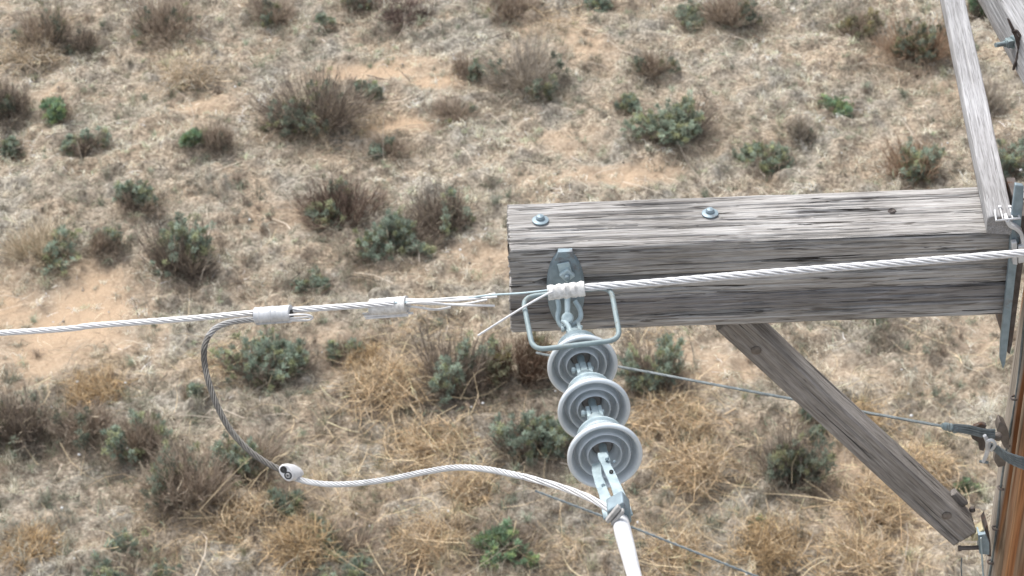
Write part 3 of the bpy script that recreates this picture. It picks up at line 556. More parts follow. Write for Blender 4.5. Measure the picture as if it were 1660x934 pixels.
# ------------------------------------------------------------------ timber
def timber(name, L, W, H, mat, parent=None, dx=.004, dv=.0018, cracks=(), nrand=26, seed=1, rnd=.006, rough=.0012, endrag=.004, mw=None, sag=.0):
    """a weathered squared timber: x 0..L, y 0..W (front face y=0), z 0..H; cracks = (face, x0, x1, pos, width, depth)"""
    r = np.random.default_rng(seed); nxx = int(L / dx) + 1; per = []
    def side(a, b, n, face):
        for k in range(n): per.append((face, k / n, a, b))
    nh = max(6, int(H / dv)); nw = max(6, int(W / dv))
    P = []
    for k in range(nh): P.append((0.0, H * k / nh, 0))           # front going up
    for k in range(nw): P.append((W * k / nw, H, 1))             # top going back
    for k in range(nh // 2): P.append((W, H * (1 - k / (nh // 2)), 2))
    for k in range(nw // 2): P.append((W * (1 - k / (nw // 2)), 0.0, 3))
    P = np.array(P); py_, pz_, fc = P[:, 0], P[:, 1], P[:, 2].astype(int)
    # rounded corners
    cy = np.clip(py_, rnd, W - rnd); cz = np.clip(pz_, rnd, H - rnd); dy = py_ - cy; dz = pz_ - cz; dn = np.hypot(dy, dz)
    nyv = np.where(fc == 0, -1.0, np.where(fc == 2, 1.0, 0)); nzv = np.where(fc == 1, 1.0, np.where(fc == 3, -1.0, 0))
    cm = (np.abs(dy) > 1e-9) & (np.abs(dz) > 1e-9); sc2 = np.where(cm & (dn > rnd), rnd / np.maximum(dn, 1e-9), 1.0)
    py2 = cy + dy * sc2; pz2 = cz + dz * sc2
    nyv = np.where(cm, dy / np.maximum(dn, 1e-9), nyv); nzv = np.where(cm, dz / np.maximum(dn, 1e-9), nzv)
    s = np.concatenate([[0], np.cumsum(np.hypot(np.diff(py_), np.diff(pz_)))])
    xs = np.linspace(0, L, nxx); XX, SS = np.meshgrid(xs, s, indexing='ij')
    dep = rough * 2.2 * (fbm(XX * 3.0 + vnoise(XX * 4, SS * 10, seed) * 1.0, SS * 160, seed + 5, 3) - .5) * 2 + .0035 * (fbm(XX * 4, SS * 14, seed + 8, 3) - .5)
    pos = {0: pz_, 1: py_, 2: pz_, 3: py_}
    cl = list(cracks)
    for q in range(nrand):
        f = 0 if r.uniform() < H / (W + H) else 1; x0 = r.uniform(-.1, L * .95); cl.append((f, x0, x0 + r.uniform(.04, .4), r.uniform(.03, .99) * (H if f == 0 else W), r.uniform(.0010, .0026), r.uniform(.003, .010)))
    for (f, x0, x1, p0, wd, dp) in cl:
        wav = .004 * (fbm(xs * 5, xs * 0 + p0 * 37, seed + 31, 2) - .5) * 2; prof = np.clip(np.minimum((xs - x0), (x1 - xs)) / max(.02, .25 * (x1 - x0)), 0, 1)
        pp = np.where(fc == f, pos[0] * (fc == 0) + pos[1] * (fc != 0), 99.0)
        dd = np.abs(pp[None, :] - (p0 + wav[:, None])); wv = np.maximum(wd * prof, 1e-5)[:, None]
        dep = dep - dp * prof[:, None] * np.clip(1 - (dd / wv) ** 2, 0, 1)
    Yv = py2[None] + nyv[None] * dep; Zv = pz2[None] + nzv[None] * dep + (sag * XX * (XX - L))
    Xv = XX.copy(); e0 = endrag * (fbm(SS * 150, SS * 0, seed + 3, 3) - .45); Xv[0] -= e0[0]; Xv[1] -= e0[0] * .5; Xv[-1] += e0[0]
    V = np.stack([Xv, Yv, Zv], -1).reshape(-1, 3); n = len(s)
    i = np.arange(nxx - 1)[:, None] * n + np.arange(n)[None]; j = np.arange(nxx - 1)[:, None] * n + (np.arange(n)[None] + 1) % n
    F = np.stack([i, j, j + n, i + n], -1).reshape(-1, 4)
    # end caps as strips to the centre
    b0 = len(V); V = np.concatenate([V, [[.001, W / 2, H / 2], [L - .001, W / 2, H / 2]]])
    k = np.arange(n); k2 = (k + 1) % n; tri0 = np.stack([np.full(n, b0), k2, k, k], -1); o1 = (nxx - 1) * n
    F0 = [(b0, int(a), int(c)) for a, c in zip(k2, k)] + [(b0 + 1, int(a) + o1, int(c) + o1) for a, c in zip(k, k2)]
    me_o = mesh_obj(name, V, F, mat, parent)
    cap = mesh_obj(name + '_cap', V, F0, mat); me = me_o.data
    import bmesh
    bm = bmesh.new(); bm.from_mesh(me); bm.verts.ensure_lookup_table()
    for f in F0:
        try: bm.faces.new([bm.verts[q] for q in f])
        except ValueError: pass
    bm.normal_update(); bmesh.ops.recalc_face_normals(bm, faces=bm.faces); bm.to_mesh(me); bm.free()
    bpy.data.objects.remove(cap)
    if mw is not None: me_o.matrix_world = mw
    return me_o
def frame(o, ax, up):                            # matrix with x along ax, z near up
    x = Vector(ax).normalized(); y = Vector(up).cross(x).normalized(); z = x.cross(y)
    return Matrix.Translation(o) @ Matrix((x, y, z)).transposed().to_4x4()

YA = 3.94                                        # plane of the crossarm's front face
pTL = at(828, 405, YA); pBL = at(828, 540, YA); pR = at(1641, 470, YA)
ZT, ZB = at(1230, 390, YA).z, at(1230, 526, YA).z
YB = atz(1230, 315, ZT).y; XL = at(828, 470, YA).x; XR = pR.x
AW, AH, AL = YB - YA, ZT - ZB, XR - XL
print('band', at(1400, 503, YA).z - ZB, at(1400, 462, YA).z - ZB); print('arm', XL, XR, ZT, ZB, AW, AH)
UP = Vector((0, 0, 1)); FR = Vector((0, -1, 0)); RT = Vector((1, 0, 0))

arm = empty('crossarm', (XL, YA, ZB), 'weathered grey squared timber crossarm running right to the brown pole', 'crossarm')
ph = lambda px, py: at(px, py, YA)
def cr(px0, px1, py_at0, wd, dp):               # crack on the front face, by where it shows
    a = ph(px0, py_at0); b_ = ph(px1, py_at0); return (0, a.x - XL, b_.x - XL, a.z - ZB, wd, dp)
def ct(px0, px1, py0, wd, dp):
    a = atz(px0, py0, ZT); b_ = atz(px1, py0, ZT); return (1, a.x - XL, b_.x - XL, a.y - YA, wd, dp)
cracks = [cr(862, 1330, 456, .0065, .03), cr(858, 960, 457, .010, .03), cr(905, 1100, 458, .005, .02), cr(830, 1010, 428, .0035, .012), cr(835, 1130, 412, .002, .008), cr(980, 1500, 432, .002, .008), cr(1180, 1640, 395, .003, .010),
          cr(832, 900, 444, .003, .01), cr(840, 1080, 498, .002, .007), cr(1050, 1640, 480, .0022, .007), cr(960, 1300, 515, .002, .006), cr(1300, 1640, 500, .002, .006), cr(830, 960, 478, .002, .006),
          ct(828, 1020, 372, .004, .010), ct(840, 1180, 352, .003, .009), ct(980, 1150, 333, .007, .014), ct(828, 960, 395, .003, .008), ct(1000, 1300, 372, .003, .008), ct(1250, 1480, 345, .006, .010),
          ct(1300, 1640, 325, .003, .010), ct(1200, 1640, 352, .002, .006), ct(828, 900, 340, .003, .01), ct(1100, 1400, 392, .002, .005)]
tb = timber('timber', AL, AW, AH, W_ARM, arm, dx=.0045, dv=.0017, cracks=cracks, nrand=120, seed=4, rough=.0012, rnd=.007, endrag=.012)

def bolt_on(parent, p, nrm, r=.008, wr=.019, h=.011, name='bolt', mat=M_GALV, wmat=None, hexa=False, wn=28, pl=True):
    nrm = Vector(nrm).normalized(); loc = parent.location if parent.type == 'EMPTY' else Vector()
    o = MB(); 
    if hexa: o.lathe(p, nrm, [(0, .001), (0, r), (h * .85, r), (h, r * .85), (h, .0005)], 6)
    else: o.lathe(p, nrm, [(.001, .001), (.001, r), (h * .55, r), (h * .85, r * .75), (h, .0005)], 20)
    ob = o.build(name, mat, None, auto=30); ob.parent = parent; ob.matrix_parent_inverse = Matrix.Translation(-Vector(parent.location))
    wv = MB().lathe(p, nrm, [(-.001, .001), (-.001, wr), (.0015, wr), (.0035, wr * .75), (.004, r), (.004, .001)], wn).build('washer', wmat or mat, None)
    wv.parent = ob; return ob
bolt_on(arm, atz(876, 357, ZT + .003), UP, .010, .0185, .014, mat=M_GALVD)
bolt_on(arm, atz(1151, 346, ZT + .003), UP, .010, .0185, .014, mat=M_GALVD)
eb = timber('end_block', .085, AW - .06, AH * .5, W_ARM, None, dx=.006, dv=.003, nrand=5, seed=77, mw=Matrix.Translation((XR - .02, YA + .06, ZT - AH * .5 - .0035))); eb.parent = arm; eb.matrix_parent_inverse = Matrix.Translation(-arm.location)
kn = MB().lathe(atz(1446, 343, ZT - .001), UP, [(0, .0005), (.003, .004), (.001, .006), (.004, .008), (0, .010)], 14).build('nail', M_RUST, None); kn.parent = arm; kn.matrix_parent_inverse = Matrix.Translation(-arm.location)

def child(mb, name, mat, parent, bevel=0.0, auto=35, smooth=True):
    o = mb.build(name, mat, None, smooth=smooth, bevel=bevel, auto=auto); o.parent = parent
    if parent.type == 'EMPTY': o.matrix_parent_inverse = Matrix.Translation(-Vector(parent.location))
    else: o.matrix_parent_inverse = Matrix()
    return o

# ------------------------------------------------------------------ pole
Zp = at(1602, 920, YA).z
RP = .165; YP = YA + AW * .5 + .03
def sil_left(px, py):                            # pole centre x so that its left outline passes through the pixel
    d = ray(px, py); best = None
    ang = math.atan2(d.x, d.y); return ang
dd = ray(1598, 920); ang = math.atan2(dd.x, dd.y)
XP = None
for k in range(4000):
    x = .8 + k * .0005
    if math.atan2(x, YP) - math.asin(RP / math.hypot(x, YP)) >= ang: XP = x; break
print('pole x', XP, 'arm right', XR)
pole = empty('utility_pole', (XP, YP, 0), 'round orange brown wooden utility pole at the right edge', 'pole')
def pole_mesh():
    nz, na = 500, 220; zz = np.concatenate([np.linspace(0, ZB - 1.2, 40), np.linspace(ZB - 1.19, ZT + .9, nz)]); aa = np.linspace(0, 2 * math.pi, na, endpoint=False)
    A, Z = np.meshgrid(aa, zz); per = lambda k, s: fbm(np.cos(A) * k + 9, np.sin(A) * k + Z * s, 3, 4)
    R = RP + (ZT - Z) * .004 - .004 * np.clip((fbm(A * 24 / 6.2832 * 2, Z * 1.3, 41, 3) - .52) * 6, 0, 1) - .010 * np.clip((fbm(A * 9, Z * .6, 43, 2) - .64) * 12, 0, 1) + .003 * (fbm(A * 3, Z * 2, 12, 2) - .5)
    V = np.stack([R * np.cos(A), R * np.sin(A), Z], -1).reshape(-1, 3); n2 = len(zz)
    i = np.arange(n2 - 1)[:, None] * na + np.arange(na)[None]; j = np.arange(n2 - 1)[:, None] * na + (np.arange(na)[None] + 1) % na
    F = np.stack([i, j, j + na, i + na], -1).reshape(-1, 4); k = np.arange(na); V = np.concatenate([V, [[0, 0, zz[-1] - .004]]]); b0 = (n2 - 1) * na
    F = np.concatenate([F, np.stack([b0 + k[::2], b0 + (k[::2] + 1) % na, b0 + (k[::2] + 2) % na, np.full(na // 2, len(V) - 1)], -1)])
    return V, F
def pole_mat():
    m, n, b = new_mat('orange_brown_pole_wood'); tcn = n.nodes.new('ShaderNodeTexCoord'); tc = tcn.outputs['Object']
    n1 = noise(n, mapping(n, tc, (34, 34, 1.3)), 1, 6, .6, .8); n2 = noise(n, mapping(n, tc, (160, 160, 3.5)), 1, 5, .6); n3 = noise(n, mapping(n, tc, (14, 14, .5)), 1, 4, .6, .6)
    r1 = ramp(n, [(.3, (.10, .040, .016)), (.47, (.25, .105, .042)), (.60, (.37, .185, .085)), (.75, (.45, .27, .15))]); n.links.new(n1.outputs[0], r1.inputs[0])
    r2 = ramp(n, [(.34, (.4, .38, .36)), (.55, (1, 1, 1))]); n.links.new(n2.outputs[0], r2.inputs[0]); c = mixc(n, .8, r1.outputs[0], r2.outputs[0], 'MULTIPLY')
    r3 = ramp(n, [(.52, (0, 0, 0)), (.62, (1, 1, 1))]); n.links.new(n3.outputs[0], r3.inputs[0]); c = mixc(n, r3.outputs[0], c, mixc(n, .7, (.26, .19, .13), r2.outputs[0], 'MULTIPLY'))
    # weather side: the strip facing the open plain has greyed
    sx = n.nodes.new('ShaderNodeSeparateXYZ'); n.links.new(tc, sx.inputs[0]); ad = n.nodes.new('ShaderNodeMath'); ad.operation = 'MULTIPLY_ADD'; ad.inputs[1].default_value = -1; n.links.new(sx.outputs[0], ad.inputs[0])
    nn = noise(n, mapping(n, tc, (10, 10, 1.2)), 1, 3); mm = n.nodes.new('ShaderNodeMath'); mm.operation = 'MULTIPLY_ADD'; mm.inputs[1].default_value = .03; mm.inputs[2].default_value = -.015; n.links.new(nn.outputs[0], mm.inputs[0]); n.links.new(mm.outputs[0], ad.inputs[2])
    mr = n.nodes.new('ShaderNodeMapRange'); mr.inputs[1].default_value = .158; mr.inputs[2].default_value = .162; n.links.new(ad.outputs[0], mr.inputs[0])
    c = mixc(n, mr.outputs[0], c, mixc(n, .8, (.30, .265, .225), r2.outputs[0], 'MULTIPLY')); n.links.new(c, b.inputs['Base Color'])
    b.inputs['Roughness'].default_value = .8; b.inputs['Specular IOR Level'].default_value = .25
    a = n.nodes.new('ShaderNodeMath'); a.operation = 'ADD'; n.links.new(n2.outputs[0], a.inputs[0]); n.links.new(n1.outputs[0], a.inputs[1]); bump(n, b, a.outputs[0], .8, .004); return m
V, F = pole_mesh(); mesh_obj('trunk', V, F, pole_mat(), pole)
# thin earthing wire stapled down the pole's left side
def polept(z, angdeg, off=0.0):
    a = math.radians(angdeg); r_ = RP + (ZT - z) * .004 + off; return Vector((XP + r_ * math.cos(a), YP + r_ * math.sin(a), z))
gw = empty('earthing_wire', polept(0, 188), 'thin earthing wire stapled down the left side of the brown pole', 'wire')
zs = np.linspace(ZB - .02, .2, 220)
child(MB().tube([polept(z, 191, .004 + .003 * math.sin(z * 13)) for z in zs], .0028, 6), 'wire', M_GUY, gw)
for px, py in ((1623, 640), (1619, 715), (1614, 785), (1602, 850), (1597, 905)):
    z = at(px, py, YP - .02).z; p = polept(z, 191, .006)
    child(MB().tube(smooth_path([p + Vector((.006, -.007, 0)), p + Vector((-.005, -.005, 0)), p + Vector((-.005, .005, 0)), p + Vector((.006, .008, 0))], 4), .0028, 6), 'staple', M_RUST, gw)

# ------------------------------------------------------------------ steel end plate between crossarm and pole
pl = empty('gain_plate', at(1632, 590, YA), 'long blue grey steel plate with pointed foot between crossarm end and pole', 'steel plate')
yp0 = YA - .018
poly = [at(x, y, yp0) for x, y in ((1646, 300), (1660, 302), (1658, 340), (1650, 420), (1643, 480), (1634, 560), (1630, 590), (1626, 599), (1621, 582), (1622, 555), (1630, 480), (1636, 420), (1640, 350))]
child(MB().prism(poly, (0, .012, 0)), 'plate_face', M_GALVD, pl, .002, smooth=False)
poly = [at(x, y, yp0 + .02) for x, y in ((1653, 350), (1668, 350), (1662, 400), (1652, 480), (1641, 560), (1637, 575), (1633, 572), (1641, 480), (1647, 400))]
child(MB().prism(poly, (0, .15, 0)), 'plate_web', M_RUST, pl, .002, smooth=False)

# ------------------------------------------------------------------ grey board across the crossarm, its cast aluminium socket
TBD = .045; ztop = ZT + TBD + .006
b0 = atz(1622, 352, ztop); b1 = atz(1547, -5, ztop); bdir = (b1 - b0).normalized(); wide = 35 * mpp(b1) * .98
board = empty('grey_board', b0, 'long flat silver grey board running back from the crossarm end into the distance', 'board')
o = timber('plank', 3.2, wide, TBD, W_BOARD, None, dx=.01, dv=.003, nrand=16, seed=21, rough=.0006, rnd=.003,
           mw=frame(b0 + bdir.cross(UP).normalized() * (wide * .5) - UP * TBD, bdir, UP)); 
o.parent = board; o.matrix_parent_inverse = Matrix.Translation(-board.location)
br = empty('board_bracket', at(1625, 355, YA), 'cast grey aluminium socket with S shaped neck holding the grey board end', 'bracket')
Yb = YA - .035
def A(x, y, Y=Yb): return at(x, y, Y)
def zz_(x, y, dz=.004): return atz(x, y, ztop + dz)
mb = MB(); mb.tube([zz_(1613, 341), zz_(1615, 358), zz_(1641, 355), zz_(1653, 354), zz_(1648, 340)], .0026, 8); child(mb, 'socket', M_SIL, br)
child(MB().prism([at(x, y, YA - .012) for x, y in ((1616, 361), (1652, 357), (1651, 371), (1640, 384), (1630, 378))], (0, .02, 0)), 'web', M_ALUG, br, .002, smooth=False)
neck_c = [(1633, 359), (1638, 367), (1649, 373), (1656, 381), (1659, 393), (1660, 402)]
NP = [A(x, y) for x, y in neck_c]; sp_ = smooth_path(NP, 6); up2 = []
L1, L2 = [], []
for i, p in enumerate(sp_):
    t = (sp_[min(i + 1, len(sp_) - 1)] - sp_[max(0, i - 1)]).normalized(); nn_ = t.cross(Vector((0, 1, 0))).normalized() * .0042; L1.append(p + nn_); L2.append(p - nn_)
child(MB().prism(L1 + L2[::-1], (0, .03, 0)), 'neck', M_SIL, br, .001, smooth=False)
child(MB().prism([A(x, y) for x, y in ((1640, 394), (1649, 393), (1650, 430), (1642, 429))], (0, .014, 0)), 'flange', M_SIL, br, .002, smooth=False)
child(MB().prism([A(x, y, Yb - .002) for x, y in ((1651, 400), (1665, 398), (1665, 425), (1651, 428))], (0, .010, 0)), 'flange', M_SIL, br, .002, smooth=False)
for (x0, x1) in ((1626, 1621), (1642, 1637)):
    p0 = atz(x0, 355, ztop + .003); p1 = atz(x1, 336, ztop + .003); child(MB().tube([p0, p1], .0016, 8).lathe(p1, UP, [(-.001, .0005), (-.001, .004), (.003, .004), (.004, .0005)], 10), 'screw', M_ALU, br)

# ------------------------------------------------------------------ heavy timber in the upper right corner
zt2 = ZT + .10
e0 = atz(1621, 0, zt2); e1 = atz(1664, 74, zt2); ed = (e1 - e0).normalized(); st = e0 - ed * 1.4
W2, H2 = .20, .10
ut = empty('upper_timber', st, 'heavy squared timber with pale top crossing the upper right corner', 'timber')
fm = frame(st - UP * H2, ed, UP); Lt = 1.4 + (e1 - e0).length + .85
o = timber('beam', Lt, W2, H2, W_BOARD, None, dx=.008, dv=.003, nrand=20, seed=33, rough=.001, rnd=.004, mw=Matrix.Translation(Vector()) @ fm)
# make sure the body lies on the far (right) side of the front edge
yv = fm.to_3x3() @ Vector((0, 1, 0))
if yv.x < 0: o.matrix_world = fm @ Matrix.Translation((0, -W2, 0))
o.parent = ut; o.matrix_parent_inverse = Matrix.Translation(-ut.location)
sn = Vector((yv.x, yv.y, 0)).normalized() * (-1 if yv.x > 0 else 1)        # out of the near side face
ub = empty('through_bolt', atz(1640, 68, zt2 - .05), 'grey threaded bolt with square nut sticking out of the upper right timber', 'bolt')
q = atz(1646, 68, zt2 - .045); ax = (at(1603, 75, q.y - .03) - q).normalized()
child(MB().tube([q, q + ax * .058], .006, 14), 'shank', M_FRAME, ub)
child(MB().lathe(q + ax * .012, ax, [(0, .0005), (0, .014), (.013, .014), (.015, .012), (.015, .0005)], 4), 'nut', M_FRAME, ub, .001)
child(MB().lathe(q - ax * .006, ax, [(0, .0005), (0, .017), (.014, .018), (.016, .015), (.016, .0005)], 8), 'nut', M_FRAME, ub, .001)
child(MB().lathe(q + ax * .028, ax, [(0, .0005), (0, .009), (.004, .009), (.004, .0005)], 10), 'nut', M_FRAME, ub)
Yq = q.y - .045
def Q(x, y, Y=None): return at(x, y, Yq if Y is None else Y)
strap = [Q(x, y) for x, y in ((1632, 30), (1637, 32), (1650, 58), (1662, 78), (1662, 98), (1655, 88), (1652, 104), (1647, 110), (1646, 98), (1650, 82), (1645, 62))]
us = empty('bent_steel_strap', Q(1650, 70), 'dark twisted steel strap behind the bolt of the upper right timber', 'strap')
child(MB().prism(strap, (0, .006, 0)), 'strip', M_RUST, us, .001, smooth=False)
child(MB().tube(smooth_path([Q(1640, 52), Q(1648, 50), Q(1655, 62), Q(1657, 80), Q(1650, 95), Q(1645, 104), Q(1643, 113)], 5), .0035, 8), 'hook', M_RUST, us)

# ------------------------------------------------------------------ diagonal brace
YR = YA + .055
s0 = at(1182, 523, YR); s1 = at(1564, 874, YR); bd = (s1 - s0).normalized(); BL = (s1 - s0).length; BH = .070; BD = .078
brc = empty('diagonal_brace', s0, 'brown grey squared timber brace slanting from under the crossarm down to the pole', 'brace')
fm = frame(s0, bd, UP)
fm = fm @ Matrix.Translation((0, 0, -BH * .5))
yv = fm.to_3x3() @ Vector((0, 1, 0)); print('brace y axis', yv)
o = timber('beam', BL, BD, BH, W_BRACE, None, dx=.006, dv=.002, nrand=9, seed=14, rough=.0007, rnd=.006, mw=fm, cracks=[(0, .1, .6, .045, .0015, .005)])
o.parent = brc; o.matrix_parent_inverse = Matrix.Translation(-brc.location)
bolt_on(brc, at(1226, 568, YR - .001), FR, .007, .012, .004, mat=M_EYE)
bolt_on(brc, at(1535, 836, YR - .001), FR, .007, .012, .004, mat=M_EYE)
blk = timber('block', .05, .02, .02, W_BRACE, None, dx=.008, dv=.003, nrand=3, seed=19, mw=frame(at(1540, 806, YR + .06), bd, UP)); blk.parent = brc; blk.matrix_parent_inverse = Matrix.Translation(-brc.location)
# foot bracket on the pole
fb = empty('brace_foot_bracket', at(1595, 885, YR), 'small dark steel bracket with bolt joining brace foot to pole', 'bracket')
child(MB().tube([at(1556, 889, YR - .005), at(1601, 887, YR - .005)], .0055, 12), 'bolt', M_RUST, fb)
child(MB().lathe(at(1556, 889, YR - .005), RT, [(-.004, .0005), (-.004, .0075), (.004, .0075), (.004, .0005)], 6), 'nut', M_RUST, fb)
child(MB().prism([at(x, y, YR - .015) for x, y in ((1586, 868), (1598, 866), (1604, 880), (1604, 900), (1588, 898))], (0, .03, 0)), 'lug', M_GALVD, fb, .001, smooth=False)
child(MB().prism([at(x, y, YR) for x, y in ((1596, 858), (1601, 850), (1606, 880), (1607, 903), (1601, 902), (1600, 880))], (0, .05, 0)), 'back_plate', M_RUST, fb, .001, smooth=False)
child(MB().prism([at(x, y, YR - .004) for x, y in ((1576, 878), (1580, 868), (1594, 858), (1597, 862), (1588, 876))], (0, .03, 0)), 'chip', metal_mat('pale_split_wood', (.38, .33, .20), (.5, .45, .3), 0, .9), fb, .001, smooth=False)
child(MB().tube([at(1590, 872, YR - .02), at(1592, 905, YR - .02), at(1596, 960, YR - .02)], .0022, 8), 'pin', M_GALV, fb)
child(MB().tube([at(1559, 905, YR - .005), at(1558, 920, YR), at(1561, 960, YR)], .0018, 8), 'tie_wire', M_GUY, fb)
child(MB().lathe(at(1576, 826, YR + .05), FR, [(-.002, .0005), (-.002, .008), (.004, .0075), (.008, .0005)], 12), 'bolt', M_RUST, fb)

# ------------------------------------------------------------------ guy wires
Yg = YR + .14
g0 = at(1535, 693, YA + .02); 
guy = empty('guy_wire', g0, 'thin grey guy strand passing behind the brace to the pole, fading behind the top insulator', 'guy wire')
gl = [at(1545, 694, YA + .02), at(1400, 668, YA + .20), at(1290, 648, YA + .34), at(1150, 622, YA + .52), at(1005, 595, YA + .70), at(895, 577, YA + .85), at(870, 572, YA + .9)]
mb = MB(); strands(mb, smooth_path(gl, 6), .0026, 5, .0017, .05, step=.012, sides=5); child(mb, 'strand', M_GUY, guy)
grip = empty('guy_grip', g0, 'blue grey preformed guy grip with dark collar hooked to the pole eye', 'guy grip')
YG = YA + .0
gp = lambda x, y, dy=0: at(x, y, YG + dy)
child(MB().lathe(gp(1527, 690), (gp(1556, 697) - gp(1527, 690)), [(0, .0005), (0, .006), (.004, .008), (.008, .010), (.010, .008), (.013, .0105), (.017, .0085), (.022, .011), (.026, .009), (.034, .0115), (.040, .009), (.041, .0005)], 16), 'collar', M_FRAME, grip)
mb = MB()
for k, off in enumerate((-6, -2, 2, 5)):
    mb.tube(smooth_path([gp(1546, 694 + off * .8, -.004 * k), gp(1570, 697 + off, -.003), gp(1595, 703 + off), gp(1613, 704 + off * 1.1)], 6), .0034, 8)
child(mb, 'rods', M_GUY, grip)
child(MB().prism([gp(x, y, .03) for x, y in ((1572, 700), (1580, 692), (1590, 688), (1600, 690), (1597, 697), (1608, 704), (1604, 714), (1598, 724), (1595, 732), (1588, 730), (1586, 718), (1576, 712))], (0, .012, 0)), 'thimble', M_RUST, grip, .002, smooth=False)
eye = empty('pole_eye_plate', gp(1622, 705), 'rusty eye plate and bolt on the pole where the guy attaches', 'eye plate')
child(MB().lathe(gp(1618, 706, .01), Vector((-.35, -1, .2)), [(0, .0005), (0, .010), (.010, .010), (.014, .007), (.015, .0005)], 20), 'bolt_head', M_EYE, eye)
child(MB().prism([gp(x, y, .03) for x, y in ((1616, 698), (1621, 684), (1630, 690), (1636, 704), (1636, 730), (1628, 726), (1622, 714))], (0, .03, 0)), 'plate', M_EYE, eye, .002, smooth=False)
child(MB().prism([gp(x, y, .02) for x, y in ((1613, 738), (1620, 728), (1632, 744), (1630, 756), (1618, 758), (1612, 748))], (0, .02, 0)), 'lower_lug', M_EYE, eye, .002, smooth=False)
wr = empty('pole_wrap_cable', gp(1640, 735), 'bundle of grey strands wrapping round the front of the pole', 'cable')
mb = MB()
for k in range(5):
    o_ = k * 4.2 - 8
    pts = [gp(1606, 722 + o_ * .3, -.03), gp(1616, 728 + o_ * .6, -.05), gp(1634, 741 + o_ * .8, -.085), gp(1660, 751 + o_, -.115), gp(1700, 765 + o_, -.135), gp(1760, 780 + o_, -.12)]
    strands(mb, smooth_path(pts, 5), .0018, 3, .0017, .04, step=.008, sides=5)
child(mb, 'strand', M_GUY, wr)
cl_ = empty('strand_clamp', gp(1602, 722), 'small silver U clamp biting the strands left of the pole', 'clamp')
child(MB().tube([gp(1596, 706, -.035), gp(1603, 720, -.035), gp(1599, 738, -.035), gp(1594, 749, -.035)], [.0045, .006, .005, .004], 10), 'body', M_SIL, cl_)
child(MB().tube(smooth_path([gp(1600, 728, -.04), gp(1601, 716, -.05), gp(1609, 714, -.055), gp(1613, 722, -.05), gp(1607, 730, -.04)], 5), .004, 8), 'yoke', M_SIL, cl_)
child(MB().tube([gp(1588, 748, -.03), gp(1602, 750, -.04)], .0035, 8), 'bolt', M_GUY, cl_)
g2 = empty('lower_wire', atz(1100, 880, ZB - 3), 'blurred thin wire crossing below the white clamp body', 'wire')
mb = MB(); strands(mb, [at(868, 796, 6.42), at(1025, 855, 6.2), at(1215, 930, 5.95), at(1500, 1040, 5.6)], .0036, 5, .0024, .08, step=.03, sides=5); child(mb, 'strand', M_GUY, g2)

# ------------------------------------------------------------------ oval dead end plate on the crossarm
dp = empty('oval_plate', at(917, 470, YA), 'oval blue grey steel plate bolted to the crossarm left end', 'steel plate')
cx, cy = 917, 468
ol = []
for k in range(40):
    a = 2 * math.pi * k / 40; x = math.copysign(abs(math.cos(a)) ** .9, math.cos(a)) * 31; y = math.sin(a) * 62; ol.append((cx + x + y * .02, cy + y))
mb = MB(); P_out = [at(x, y, YA - .003) for x, y in ol]; P_in = [at(cx + (x - cx) * .84, cy + (y - cy) * .92, YA - .011) for x, y in ol]
mb.add(P_out + P_in, [tuple(range(79, 39, -1))] + [(k, (k + 1) % 40, 40 + (k + 1) % 40, 40 + k) for k in range(40)]); mb.add([p + Vector((0, .004, 0)) for p in P_out] + P_out, [(k, (k + 1) % 40, 40 + (k + 1) % 40, 40 + k) for k in range(40)])
child(mb, 'plate', M_GALVD, dp, auto=25)
child(MB().prism([at(x, y, YA - .014) for x, y in ((901, 420), (905, 409), (928, 408), (931, 419), (925, 416), (908, 417))], (0, .014, 0)), 'top_lip', M_GALVD, dp, .001, smooth=False)
bn = at(919, 442, YA - .012)
def sqn(c, rot, h, half, off): 
    c = Vector(c) - Vector((0, off, 0)); a = math.radians(rot); u = Vector((math.cos(a), 0, math.sin(a))); v = Vector((-math.sin(a), 0, math.cos(a)))
    return MB().box(c - Vector((0, h / 2, 0)), u * half, Vector((0, h / 2, 0)), v * half)
child(sqn(at(915, 433, YA - .012), 12, .004, .0135, 0), 'square_washer', M_LINK, dp, .001)
child(sqn(bn, 40, .011, .0125, .003), 'nut', M_LINK, dp, .0015)
child(MB().lathe(bn, FR, [(.01, .007), (.022, .0068), (.024, .0055), (.024, .0005)], 16), 'bolt_end', M_GALVD, dp)
# shackle and eye
sh = empty('shackle', at(920, 520, YA - .05), 'blue grey steel shackle hanging from the oval plate above the top insulator', 'shackle')
ss = lambda x, y, d: at(x, y, YA - d)
child(MB().tube(smooth_path([ss(904, 486, .016), ss(906, 500, .03), ss(904, 514, .045), ss(909, 527, .06), ss(920, 531, .07), ss(933, 524, .062), ss(941, 515, .048), ss(940, 502, .034), ss(932, 488, .018)], 6), .0058, 12), 'bow', M_LINK, sh)
child(MB().tube([ss(920, 478, .03), ss(920, 492, .045), ss(920, 508, .062)], [.0066, .0066, .0062], 14), 'eye_bolt', M_LINK, sh)
child(MB().lathe(ss(920, 516, .072), ray(920, 516) * -1 + Vector((.1, 0, .3)), [(-.008, .0005), (-.008, .011), (-.004, .0135), (.003, .0135), (.007, .010), (.008, .0045), (.007, .0005)], 20), 'pin_head', M_LINK, sh)
child(MB().tube(smooth_path([ss(912, 520, .075), ss(918, 524, .085), ss(924, 534, .10), ss(926, 548, .12)], 5), [.0055] * 16, 12), 'link', M_LINK, sh)

